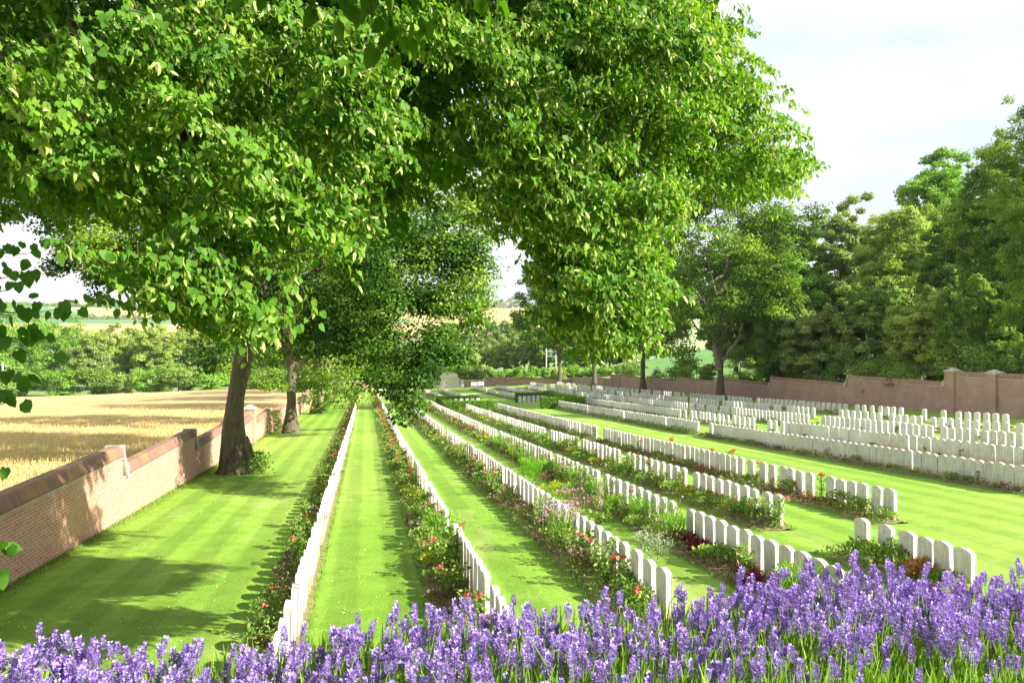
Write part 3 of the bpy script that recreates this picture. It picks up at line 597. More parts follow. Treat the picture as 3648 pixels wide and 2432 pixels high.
hedge(h1, 8.3, 13.0, 84.2, 85.1, .92, 9000, 1); hedge(h1, 8.3, 9.0, 85.15, 97.8, .9, 6000, 2); hedge(h1, 8.3, 13.4, 97.85, 98.7, .95, 4000, 3)
h2 = empty('clipped_hedge', (0, 0, 0)); tag(h2, 'low clipped green hedge round the right central plot, behind a file of headstones', 'hedge', 'clipped hedges round the central plots')
hedge(h2, 17.6, 22.0, 81.6, 82.5, 1.0, 9000, 4); hedge(h2, 21.3, 22.0, 82.55, 97.6, .98, 6000, 5); hedge(h2, 17.8, 22.0, 97.65, 98.4, 1.05, 4000, 6)

# ------------------------------------------------------------------ flower beds
def strips(rk):
    b = sorted((y0, y1) for y0, y1, c in BL[rk]); o = []
    for y0, y1 in b:
        y0 -= .35; y1 += .35
        if o and y0 - o[-1][1] < (2.2 if rk in 'DEF' else 1.3): o[-1][1] = max(y1, o[-1][1])
        else: o.append([y0, y1])
    return o
bw = dict(zip('ABCDEFGHIJK', (.72, .82, .82, .78, .74, .74, .5, .5, .5, .5, .5)))
Vs, Fs, n0 = [], [], 0
for rk in 'ABCDEFGHIJK':
    for y0, y1 in strips(rk):
        yy = np.arange(y0, y1 + .2, .4); r = np.random.default_rng(int(y0*10) + ord(rk)); k = len(yy)
        if k < 2: continue
        taper = np.minimum(1, np.minimum(yy - yy[0], yy[-1] - yy)/.5 + .35)
        xl = ROWX[rk] - .05 - bw[rk]*taper*(1 + .06*r.normal(size=k)); xr = ROWX[rk] + .10 + .02*r.normal(size=k)
        xm = (xl + xr)/2; cols = [(xl, .012), (xl + .12, .035), (xm, .06), (xr - .1, .035), (xr, .012)]
        V = np.stack([np.stack([x, yy, zg(x, yy) + h], -1) for x, h in cols], 1).reshape(-1, 3)
        i = np.arange(k - 1)[:, None]*5 + np.arange(4)[None]; F = np.stack([i, i + 1, i + 6, i + 5], -1).reshape(-1, 4)
        Vs.append(V); Fs.append(F + n0); n0 += len(V)
tag(obj('bed_soil', np_mesh('bed_soil', np.concatenate(Vs), np.concatenate(Fs), M['soil'], smooth_=True)), kind='structure')

def bloom(P, size, r, k=9):
    """round bloom of petals at each point"""
    n = len(P); Pp = np.repeat(P, k, 0); d = rvec(n*k, r); d[:, 2] = np.abs(d[:, 2])*.9 - .15
    Pp = Pp + d*size*.25; return scatter(DIAM, Pp, unit(d + rvec(n*k, r)*.8), d, size*.75, .5 + .3*r.normal(size=n*k))
def mound(r, R_, H, n, size, mat, tmpl=DIAM, fl=None, nf=0, fs=.06, up=.5):
    d = rvec(n, r); d[:, 2] = np.abs(d[:, 2]); k = 4 + int(3*r.random()); cc = np.stack([r.normal(size=k)*R_*.42, r.normal(size=k)*R_*.42, H*(.25 + .3*r.random(k))], -1)
    q = r.integers(0, k, n); rad = (.55 + .45*r.random(n))*R_*.62; P = cc[q] + d*rad[:, None]*np.array((1, 1, H/R_*.75)); P[:, 2] = np.maximum(P[:, 2], .01)
    V, F, T = scatter(tmpl, P, unit(d + rvec(n, r)*.7 + np.array((0, 0, up))), unit(d + rvec(n, r)*.5), size*(.6 + .8*r.random(n)), .45 + .25*r.normal(size=n))
    a = np_mesh('plant_leaves', V, F, M[mat], T); b = None
    if fl:
        d = rvec(nf, r); d[:, 2] = np.abs(d[:, 2]); q = r.integers(0, k, nf); Pf = cc[q] + d*R_*.66*np.array((1, 1, H/R_*.85)); V, F, T = bloom(Pf, fs, r); b = np_mesh('plant_blooms', V, F, M[fl], T)
    return a, b
def upright(r, R_, H, n, size, mat, fl=None, nf=0, fs=.05, lean=.35, tmpl=BLADE):
    a0 = r.random(n)*2*np.pi; rr_ = R_*np.sqrt(r.random(n))*.7; h = H*r.random(n)**.7*.9
    P = np.stack([np.cos(a0)*rr_*(1 + h*lean), np.sin(a0)*rr_*(1 + h*lean), h], -1); D = np.stack([np.cos(a0)*lean, np.sin(a0)*lean, np.ones(n)], -1) + rvec(n, r)*.45
    V, F, T = scatter(tmpl, P, D, rvec(n, r), size*(.6 + .8*r.random(n)), .45 + .25*r.normal(size=n)); a = np_mesh('plant_leaves', V, F, M[mat], T); b = None
    if fl:
        a0 = r.random(nf)*2*np.pi; rr_ = R_*np.sqrt(r.random(nf)); Pf = np.stack([np.cos(a0)*rr_, np.sin(a0)*rr_, H*(.85 + .3*r.random(nf))], -1); V, F, T = bloom(Pf, fs, r, 6); b = np_mesh('plant_blooms', V, F, M[fl], T)
    return a, b
def rose(r, H, R_, n, fl, nf, fs=.085, mat='pgreen'):
    k = 7; ch = []; tips = []
    for i in range(k):
        a0 = r.random()*6.28; tip = np.array((math.cos(a0)*R_*r.random()**.5, math.sin(a0)*R_*r.random()**.5, H*(.7 + .3*r.random()))); ch.append(limb((r.normal()*.03, r.normal()*.03, -.03), tip, .009, .004, 5, .02, r)); tips.append(tip)
    Vt, Ft = tubes(ch, 4); q = r.integers(0, k, n); t = .25 + .75*r.random(n); P = np.array([ch[a][0][min(4, int(b*5))] for a, b in zip(q, t)]) + r.normal(size=(n, 3))*.055*np.array((1, 1, .8)); P[:, 2] = np.maximum(P[:, 2], .02)
    V, F, T = scatter(DIAM, P, rvec(n, r) + np.array((0, 0, .1)), rvec(n, r) + np.array((0, 0, .8)), .065*(.6 + .8*r.random(n)), .45 + .28*r.normal(size=n))
    V, F, T = merge([(Vt, Ft, np.full(len(Vt), .1)), (V, F, T)]); tp = np.array(tips)[r.integers(0, k, nf)] + r.normal(size=(nf, 3))*.06 + np.array((0, 0, .03))
    a = np_mesh('plant_leaves', V, F, M[mat], T); bl = []
    for q_ in tp: V, F, T = bloom(q_[None], fs*1.0, r, 14); bl.append(np_mesh('rose_bloom', V, F, M[fl], T))
    return a, bl
PK = {
 'rosec': ('rose_bush', 'rose bush', 'rose bush with coral blooms', lambda r: rose(r, .58, .24, 260, 'coral', 2)),
 'roser': ('rose_bush', 'rose bush', 'rose bush with red blooms', lambda r: rose(r, .6, .22, 220, 'red', 2)),
 'rosed': ('rose_bush', 'rose bush', 'leafy rose bush, few blooms', lambda r: rose(r, .66, .3, 360, 'coral', 1)),
 'roset': ('rose_bush', 'rose bush', 'thin upright red rose', lambda r: rose(r, .68, .12, 90, 'red', 2, .09)),
 'shrub': ('low_shrub', 'shrub', 'low green shrub', lambda r: mound(r, .34, .36, 380, .06, 'pgreen')),
 'shrubw': ('flowering_shrub', 'shrub', 'shrub flecked with white flowers', lambda r: mound(r, .33, .36, 330, .055, 'pgreen', fl='whitep', nf=9, fs=.045)),
 'yellow': ('yellow_shrub', 'shrub', 'golden yellow shrub', lambda r: mound(r, .36, .38, 400, .055, 'pyellow')),
 'bright': ('leafy_plant', 'plant', 'bright green upright plant', lambda r: upright(r, .33, .62, 480, .11, 'pbright')),
 'blade': ('grassy_plant', 'plant', 'tufted bright grassy plant', lambda r: upright(r, .26, .36, 200, .24, 'pbright', lean=.8)),
 'tall': ('leafy_plant', 'plant', 'tall loose leafy plant', lambda r: upright(r, .42, .75, 420, .11, 'pgreen', 'pinkp', 5, .05)),
 'purple': ('flowering_plant', 'flowering plant', 'tall plant topped mauve', lambda r: upright(r, .3, .62, 420, .09, 'pgreen', 'pinkp', 55, .04)),
 'catmint': ('flowering_plant', 'flowering plant', 'wispy mauve-spiked plant', lambda r: upright(r, .36, .36, 300, .09, 'pbrown', 'pinkp', 24, .035, .7)),
 'wisp': ('flowering_plant', 'flowering plant', 'wispy pale-headed plant', lambda r: upright(r, .34, .48, 200, .13, 'pgrey', 'whitep', 40, .025, .6)),
 'brown': ('heather', 'heather', 'brownish heather mound', lambda r: mound(r, .32, .24, 380, .045, 'pbrown', up=1.2)),
 'burg': ('burgundy_plant', 'plant', 'dark burgundy leaved plant', lambda r: mound(r, .28, .28, 180, .09, 'pburg')),
 'orange': ('orange_plant', 'plant', 'orange leaved bedding plant', lambda r: mound(r, .28, .26, 190, .085, 'porange')),
 'grey': ('grey_cushion', 'plant', 'low silvery cushion plant', lambda r: mound(r, .24, .17, 300, .05, 'pgrey', up=1.)),
 'mat': ('ground_mat', 'plant', 'low reddish mat plant', lambda r: mound(r, .42, .12, 360, .05, 'pmat', up=.8)),
 'cushion': ('green_cushion', 'plant', 'smooth pale green cushion', lambda r: mound(r, .26, .18, 500, .035, 'pgrey')),
 'spire': ('flower_spire', 'flowering plant', 'tall pale pink flower spire', None),
}
def spire(r):
    n = 60; t = r.random(n); P = np.stack([r.normal(size=n)*.012*(1.3 - t), r.normal(size=n)*.012*(1.3 - t), .38 + .55*t], -1) + rvec(n, r)*.035*(1.2 - t)[:, None]; V2, F2, T2 = bloom(P, .035, r, 4)
    Vt, Ft = tubes([limb((0, 0, -.02), (0, 0, .92), .008, .004, 4, 0, r)], 4); q = 120; Pl = r.normal(size=(q, 3))*np.array((.12, .12, .05)) + np.array((0, 0, .1)); V, F, T = scatter(DIAM, Pl, rvec(q, r) + np.array((0, 0, .5)), rvec(q, r), .12, r.random(q))
    V, F, T = merge([(Vt, Ft, np.full(len(Vt), .3)), (V, F, T)]); return np_mesh('plant_leaves', V, F, M['pgreen'], T), np_mesh('plant_blooms', V2, F2, M['pinkp'], T2)
PK['spire'] = PK['spire'][:3] + (spire,)
PROTO = {k: [v[3](np.random.default_rng(100*i + sum(map(ord, k)))) for i in range(3)] for k, v in PK.items()}
SHORT = dict(zip('ABCDEFGHIJK', ('leftmost row', 'second row from left', 'third row from left', 'fourth row from left', 'fifth row from left', 'sixth row from left', 'seventh row from left', 'eighth row from left', 'ninth row from left', 'tenth row from left', 'last row on right')))
byrow = {}
for s in stones: byrow.setdefault(s[0], []).append(s)
used = set(); taken = []
far_parts = {}
def put(kind, X, Y, sc, rk, rz=None, force=False):
    if not inview(X, Y, 1.04): return
    if not force and any(abs(X - a) < .3 and abs(Y - b) < .3 for a, b in taken): return
    s = min(byrow[rk], key=lambda q: abs(q[5] - Y)); nm, cat, desc, _ = PK[kind]
    bn = 'nearest' if s[1] == 0 else ORD(s[1] + 1) + ' nearest'
    lab = f'{desc} by {ORD(s[2] + 1)} headstone, {bn} block, {SHORT[rk]}' if s[3] > 1 else f'{desc} by headstone alone as {bn} block, {SHORT[rk]}'
    if lab in used: return
    used.add(lab); taken.append((X, Y)); a, b = PROTO[kind][random.randrange(3)]
    root = empty(nm, (X, Y, zgf(X, Y) + .03), rz if rz is not None else random.uniform(0, 6.28)); root.scale = (sc, sc, sc*random.uniform(.85, 1.15)); tag(root, lab, cat, 'plants in the flower beds')
    obj('foliage', a, root)
    for q in (b if isinstance(b, list) else [b] if b else []): obj('bloom', q, root)
# plants the photograph shows clearly, at the foot point seen in it
for kind, x, y, sc, rk in [('bright', 1566, 1935, 1.15, 'B'), ('rosec', 1512, 1870, 1, 'B'), ('grey', 1500, 1893, 1.3, 'B'), ('yellow', 1494, 1806, 1.15, 'B'), ('yellow', 1478, 1778, .9, 'B'), ('rosed', 1630, 2038, 1.25, 'B'), ('rosed', 1600, 1990, 1.1, 'B'),
    ('rosec', 1470, 1727, 1, 'B'), ('rosec', 1483, 1752, .8, 'B'), ('brown', 1693, 1676, 1, 'C'), ('rosec', 1762, 1742, 1.1, 'C'), ('shrub', 1800, 1772, 1, 'C'), ('cushion', 1834, 1806, 1, 'C'), ('brown', 1850, 1822, 1.2, 'C'), ('catmint', 1880, 1850, 1.1, 'C'),
    ('tall', 1948, 1885, 1.0, 'C'), ('purple', 2000, 1968, 1.35, 'C'), ('rosed', 2060, 2000, 1.1, 'C'), ('brown', 2108, 2048, 1, 'C'), ('rosed', 2165, 2085, 1.1, 'C'), ('roser', 2215, 2105, .9, 'C'), ('shrub', 2262, 2120, 1, 'C'),
    ('yellow', 1966, 1762, 1.2, 'D'), ('yellow', 2000, 1786, .8, 'D'), ('catmint', 2035, 1800, 1.3, 'D'), ('catmint', 2075, 1832, 1.2, 'D'), ('spire', 2140, 1862, 1.1, 'D'), ('bright', 1880, 1700, 1.1, 'D'), ('bright', 1905, 1712, 1, 'D'), ('blade', 1945, 1688, 1.2, 'D'),
    ('brown', 1960, 1712, 1, 'D'), ('shrub', 2040, 1762, 1.1, 'D'), ('yellow', 2105, 1782, .7, 'D'), ('shrub', 2190, 1838, 1.1, 'D'), ('rosed', 2240, 1858, 1.1, 'D'), ('shrub', 2278, 1885, .9, 'D'), ('tall', 2372, 1905, 1.15, 'D'), ('burg', 2492, 1968, 1.05, 'D'), ('brown', 2432, 1950, 1.3, 'D'),
    ('wisp', 2310, 1975, .95, 'D'), ('wisp', 2350, 2005, .85, 'D'), ('shrub', 2545, 2000, 1.1, 'D'), ('burg', 2655, 2058, .8, 'D'), ('shrub', 2600, 2020, .9, 'D'),
    ('yellow', 2281, 1702, .8, 'E'), ('rosed', 2330, 1712, 1, 'E'), ('yellow', 2397, 1737, .9, 'E'), ('orange', 2466, 1765, 1.1, 'E'), ('orange', 2568, 1800, 1.2, 'E'), ('shrub', 2555, 1775, 1.2, 'E'), ('shrub', 2607, 1815, 1, 'E'), ('blade', 2673, 1845, .9, 'E'), ('shrub', 2700, 1850, .9, 'E'), ('grey', 2750, 1872, 1, 'E'),
    ('shrub', 3150, 2032, 1.45, 'E'), ('shrub', 3215, 2050, 1.3, 'E'), ('grey', 3052, 1978, 1.2, 'E'), ('grey', 3020, 1965, 1, 'E'), ('orange', 3300, 2075, 1.2, 'E'),
    ('shrubw', 2735, 1722, 1.2, 'F'), ('roset', 2718, 1715, 1, 'F'), ('roset', 2690, 1712, 1, 'F'), ('shrubw', 2830, 1760, 1.2, 'F'), ('roset', 2925, 1786, 1, 'F'), ('shrubw', 3020, 1815, 1.2, 'F'), ('mat', 2925, 1795, 1.2, 'F'), ('mat', 2950, 1802, 1.2, 'F'), ('shrub', 3060, 1830, 1, 'F'),
    ('roset', 2120, 1565, 1, 'F'), ('roset', 2195, 1585, 1, 'F'), ('roset', 2388, 1632, 1.15, 'F'), ('roser', 2410, 1640, 1, 'F'), ('roset', 2455, 1650, 1, 'F'), ('roset', 2530, 1668, 1.1, 'F'), ('roset', 2598, 1685, 1.1, 'F')]:
    X, Y = gsrc(x, y); put(kind, X, Y, sc, rk, force=True)
PAL = dict(A=['rosed', 'rosed', 'brown', 'shrub', 'brown', 'roser', 'grey', 'shrub', 'catmint', 'rosed'], B=['rosec', 'rosed', 'rosed', 'shrub', 'yellow', 'rosed', 'brown', 'grey', 'shrubw', 'rosec'], C=['rosec', 'rosed', 'shrub', 'brown', 'catmint', 'rosed', 'shrubw'],
           D=['brown', 'shrub', 'rosed', 'catmint', 'yellow', 'burg', 'rosed', 'bright', 'tall'], E=['shrub', 'shrubw', 'rosed', 'brown', 'yellow', 'shrub', 'rosed'], F=['mat', 'mat', 'shrub', 'shrubw', 'roset', 'mat'],
           G=['grey', 'grey', 'shrub', 'brown', 'roset', 'grey'], H=['roset', 'grey', 'shrub', 'brown', 'grey', 'brown', 'grey'], I=['roset', 'shrub', 'grey', 'grey', 'brown'], J=['roset', 'yellow', 'shrub', 'grey', 'grey'], K=['roset', 'shrub', 'grey', 'grey', 'brown'])
NEARY = dict(A=36, B=42, C=42, D=44, E=46, F=46, G=46, H=46, I=46, J=48, K=48)
far = {k: [] for k in ('pgreen', 'pyellow', 'pbrown', 'pmat', 'coral', 'red')}
FM = dict(rosec='pgreen', roser='pgreen', rosed='pgreen', roset='pgreen', shrub='pgreen', shrubw='pgreen', yellow='pyellow', bright='pgreen', tall='pgreen', catmint='pbrown', brown='pbrown', burg='pbrown', grey='pgreen', mat='pmat')
for rk in 'ABCDEFGHIJK':
    rr = random.Random(ord(rk)*3)
    for y0, y1 in strips(rk):
        y = y0 + .35
        while y < y1 - .2:
            st = dict(A=.72, B=.42, C=.42, D=.42, E=.44, F=.5).get(rk, .7)
            kind = rr.choice(PAL[rk]); X = ROWX[rk] - .05 - bw[rk]*rr.uniform(.32, .68); sc = rr.uniform(.58, .95)*(1.18 if rk in 'BCDE' else 1)*(.8 if rk in 'GHIJK' else 1)
            if y < NEARY[rk]:
                if y > 8: put(kind, X, y, sc, rk)
            elif inview(X, y): far.setdefault(FM[kind], []).append((X, y, sc, kind))
            y += st*rr.uniform(.75, 1.25)*(1.25 if y > 70 else 1)
r = np.random.default_rng(9); parts = []; mi = []; mats = []
for mat in list(far):
    L_ = far[mat]
    if not L_: continue
    for (X, Y, sc, kind) in L_:
        n = 46 if Y < 75 else 22; h = .18 if kind == 'mat' else .42
        P = np.array((X, Y, zgf(X, Y))) + r.normal(size=(n, 3))*np.array((.2, .24, 0)) + np.stack([0*np.zeros(n), np.zeros(n), h*r.random(n)], -1)*sc
        t = scatter(DIAM, P, rvec(n, r) + np.array((0, 0, .3)), rvec(n, r) + np.array((0, 0, .5)), (.11 if Y < 75 else .17)*(.6 + .8*r.random(n)), .45 + .25*r.normal(size=n)); parts.append(t); mi += [len(mats)]*len(t[1])
        if kind.startswith('rose'):
            k = 2 if kind in ('rosec', 'roser', 'roset') else 1; P = np.array((X, Y, zgf(X, Y))) + r.normal(size=(k, 3))*np.array((.15, .18, .06)) + np.array((0, 0, .55)); t = bloom(P, .11, r, 3); far['coral' if kind == 'rosec' else 'red'].append(t) if False else None
            parts.append(t); mi += [100 if kind == 'rosec' else 101]*len(t[1])
    mats.append(M[mat])
mi = np.array(mi); nm_ = len(mats); mi[mi == 100] = nm_; mi[mi == 101] = nm_ + 1; mats += [M['coral'], M['red']]
V, F, T = merge(parts); tag(obj('bed_plants', np_mesh('bed_plants', V, F, mats, T, mi=mi)), 'mass of small bedding plants and roses along the farther rows', 'plants', kind='stuff')
print('plants', len(used))

r = np.random.default_rng(16); Pl = []
for rk in 'ABCDEFG':
    for y0, y1 in strips(rk):
        if y0 > 60: continue
        y1 = min(y1, 62); k = int((y1 - y0)*300*bw[rk]); yy = y0 + .1 + (y1 - y0 - .2)*r.random(k); u = r.random(k); keep = np.sin(yy*5.3 + 3*np.sin(yy*1.7) + ord(rk)) + .5*np.sin(yy*13) > -.95
        Pl.append(np.stack([ROWX[rk] - .05 - bw[rk]*u, yy], -1)[keep])
Q = np.concatenate(Pl); n = len(Q); P = np.stack([Q[:, 0], Q[:, 1], zg(Q[:, 0], Q[:, 1]) + .03 + .2*r.random(n)**2], -1)
V, F, T = scatter(DIAM, P, rvec(n, r) + np.array((0, 0, .4)), rvec(n, r) + np.array((0, 0, .8)), .062*(.6 + .9*r.random(n)), .5 + .3*r.normal(size=n)); mi = np.repeat(np.where(np.sin(Q[:, 1]*.9 + Q[:, 0]) > .25, 1, 0), 1)
tag(obj('ground_cover', np_mesh('ground_cover', V, F, [M['pgreen'], M['pbrown']], T, mi=mi)), 'low green and brown ground cover filling the flower beds', 'ground cover', kind='stuff')
# fallen lime bracts sprinkled on the near lawns
r = np.random.default_rng(5); n = 2400; yy = 9 + 42*r.random(n)**1.5; xx = -6.8 + 15*r.random(n)**1.3
P = np.stack([xx, yy, zg(xx, yy) + .012], -1); V, F, T = scatter(DIAM, P, rvec(n, r)*np.array((1, 1, .1)), np.array((0, 0, 1.)) + rvec(n, r)*.5, .022 + .028*r.random(n)); tag(obj('fallen_bracts', np_mesh('fallen_bracts', V, F, M['petal'])), 'pale fallen bracts and clover sprinkled on the near lawn', 'litter', kind='stuff')
# grass blades along the bed edges and wall feet, breaking the straight lines
r = np.random.default_rng(6); Pl = []
for rk in 'ABCDEFG':
    for y0, y1 in strips(rk):
        if y0 > 45: continue
        y1 = min(y1, 50); k = int((y1 - y0)*60); yy = y0 + (y1 - y0)*r.random(k)
        Pl.append(np.stack([ROWX[rk] - .05 - bw[rk] + r.normal(size=k)*.05, yy], -1)); Pl.append(np.stack([ROWX[rk] + .12 + r.normal(size=k)*.03, yy], -1))
yy = 9 + 50*r.random(9000)**1.5; Pl.append(np.stack([WL + .2 + np.abs(r.normal(size=9000))*.1, yy], -1))
Q = np.concatenate(Pl); P = np.stack([Q[:, 0], Q[:, 1], zg(Q[:, 0], Q[:, 1]) - .01], -1); n = len(P)
V, F, T = scatter(BLADE, P, np.array((0, 0, 1.)) + rvec(n, r)*.6, rvec(n, r), .07 + .05*r.random(n), .5 + .2*r.normal(size=n)); tag(obj('edge_grass', np_mesh('edge_grass', V, F, M['pgreen'], T)), 'untrimmed grass along the edges of the flower beds', 'grass', kind='stuff')

# ------------------------------------------------------------------ lavender in the foreground
def lavender():
    r = np.random.default_rng(11)
    fl = np.array([(0, .28, 0), (.6, .42, .12), (1, 0, -.1), (.6, -.42, .12), (0, -.28, 0)])
    heads = []
    for v in range(5):                               # local head: along +Z, length 1
        P, D = [], []
        for k, t in enumerate(np.concatenate([[.0], np.linspace(.22, 1.0, 8)])):
            m = 9 if 0 < k < 7 else 6; rad = (.13 if k == 0 else .16*math.sin(math.pi*(.25 + .68*(t))) + .05)
            for j in range(m):
                a = 6.28*(j + .5*(k % 2))/m + r.normal()*.2; P.append((math.cos(a)*rad*.55, math.sin(a)*rad*.55, t + r.normal()*.02)); D.append((math.cos(a), math.sin(a), .75 + r.normal()*.3))
        P, D = np.array(P), np.array(D); n = len(P)
        heads.append(scatter(DIAM, P, D, D*np.array((1, 1, -.5)) + rvec(n, r)*.6, .17 + .08*r.random(n), .45 + .28*r.normal(size=n)))
    parts_f, parts_s = [], []
    n = 3900; X = -1.2 + 2.7*r.random(n); Y = 1.12 + .52*r.random(n)**.7 + .06*smooth(.2, .9, X)
    kk_ = (Y > 1.30) | (r.random(n) < np.where(X < -.25, .62, .30)); X, Y = X[kk_], Y[kk_]; n = len(X)
    # fewer spikes in the gap right of the middle, denser drifts left and right
    dens = .62 + .5*smooth(-.1, -.55, X) + .3*smooth(.35, .8, X)*smooth(1.4, 1.7, Y)
    k = r.random(n) < np.clip(dens, .25, 1); X, Y = X[k], Y[k]; n = len(X)
    for i in range(n):
        x, y = X[i], Y[i]; h = -.612 + .016*float(smooth(-.35, -.7, x)) + .018*math.sin(x*3.2 + 1) + .02*math.sin(x*7.7) + r.normal()*.028 - .02*(1 - smooth(1.15, 1.4, y)) + .045*float(smooth(.25, .85, x))
        if r.random() < .05: h += .03
        Lh = (.023 + .015*r.random()); d = unit(np.array((r.normal()*.16 + .05, r.normal()*.14 - .02, 1.)))
        base = np.array((x, y, h)) - d*.42 + np.array((r.normal()*.03, r.normal()*.03, 0)); top = np.array((x, y, h))
        parts_s.append(limb(base, top + d*Lh*.8, .0011, .0008, 4, .0, r))
        A = unit(np.cross(d, (0, 1, 0))); B = np.cross(d, A); V, F, T = heads[r.integers(0, 5)]; wd = .62*Lh*(.85 + .3*r.random())*(.05/Lh)**.35
        parts_f.append((top + (V[:, 0:1]*A + V[:, 1:2]*B)*wd*1.2 + V[:, 2:3]*d*Lh*1.0, F, np.clip(T + r.normal()*.12, 0, 1)))
    V, F, T = merge(parts_f); root_f = (V, F, T)
    Vs, Fs = tubes(parts_s, 3)
    m = 95000; Xl = -1.3 + 2.9*r.random(m); Yl = 1.02 + .68*r.random(m); hl = -1.06 + (.415 + .05*smooth(0.2, .8, Xl) - .04*smooth(-.3, -.8, Xl))*r.random(m)**.4 + .03*np.sin(Xl*3.2 + 1)
    P = np.stack([Xl, Yl, hl], -1); Vl, Fl, Tl = scatter(NEEDLE, P, np.array((.03, 0, 1.)) + r.normal(size=(m, 3))*.2, rvec(m, r), .03 + .04*r.random(m), .45 + .25*r.normal(size=m))
    V1, F1, T1 = merge([(Vs, Fs, np.full(len(Vs), .75))]); 
    FB = Fl
    nV = len(V)
    Vall = np.concatenate([V, V1, Vl]); Fall = np.concatenate([F, F1 + nV, FB + nV + len(V1)]); Tall = np.concatenate([T, T1, Tl])
    mi = np.concatenate([np.zeros(len(F)), np.ones(len(F1)), np.ones(len(FB))])
    tag(obj('lavender', np_mesh('lavender', Vall, Fall, [M['lavflower'], M['lavleaf']], Tall, mi=mi)), 'purple lavender in full flower across the foreground', 'lavender', kind='stuff')
lavender()

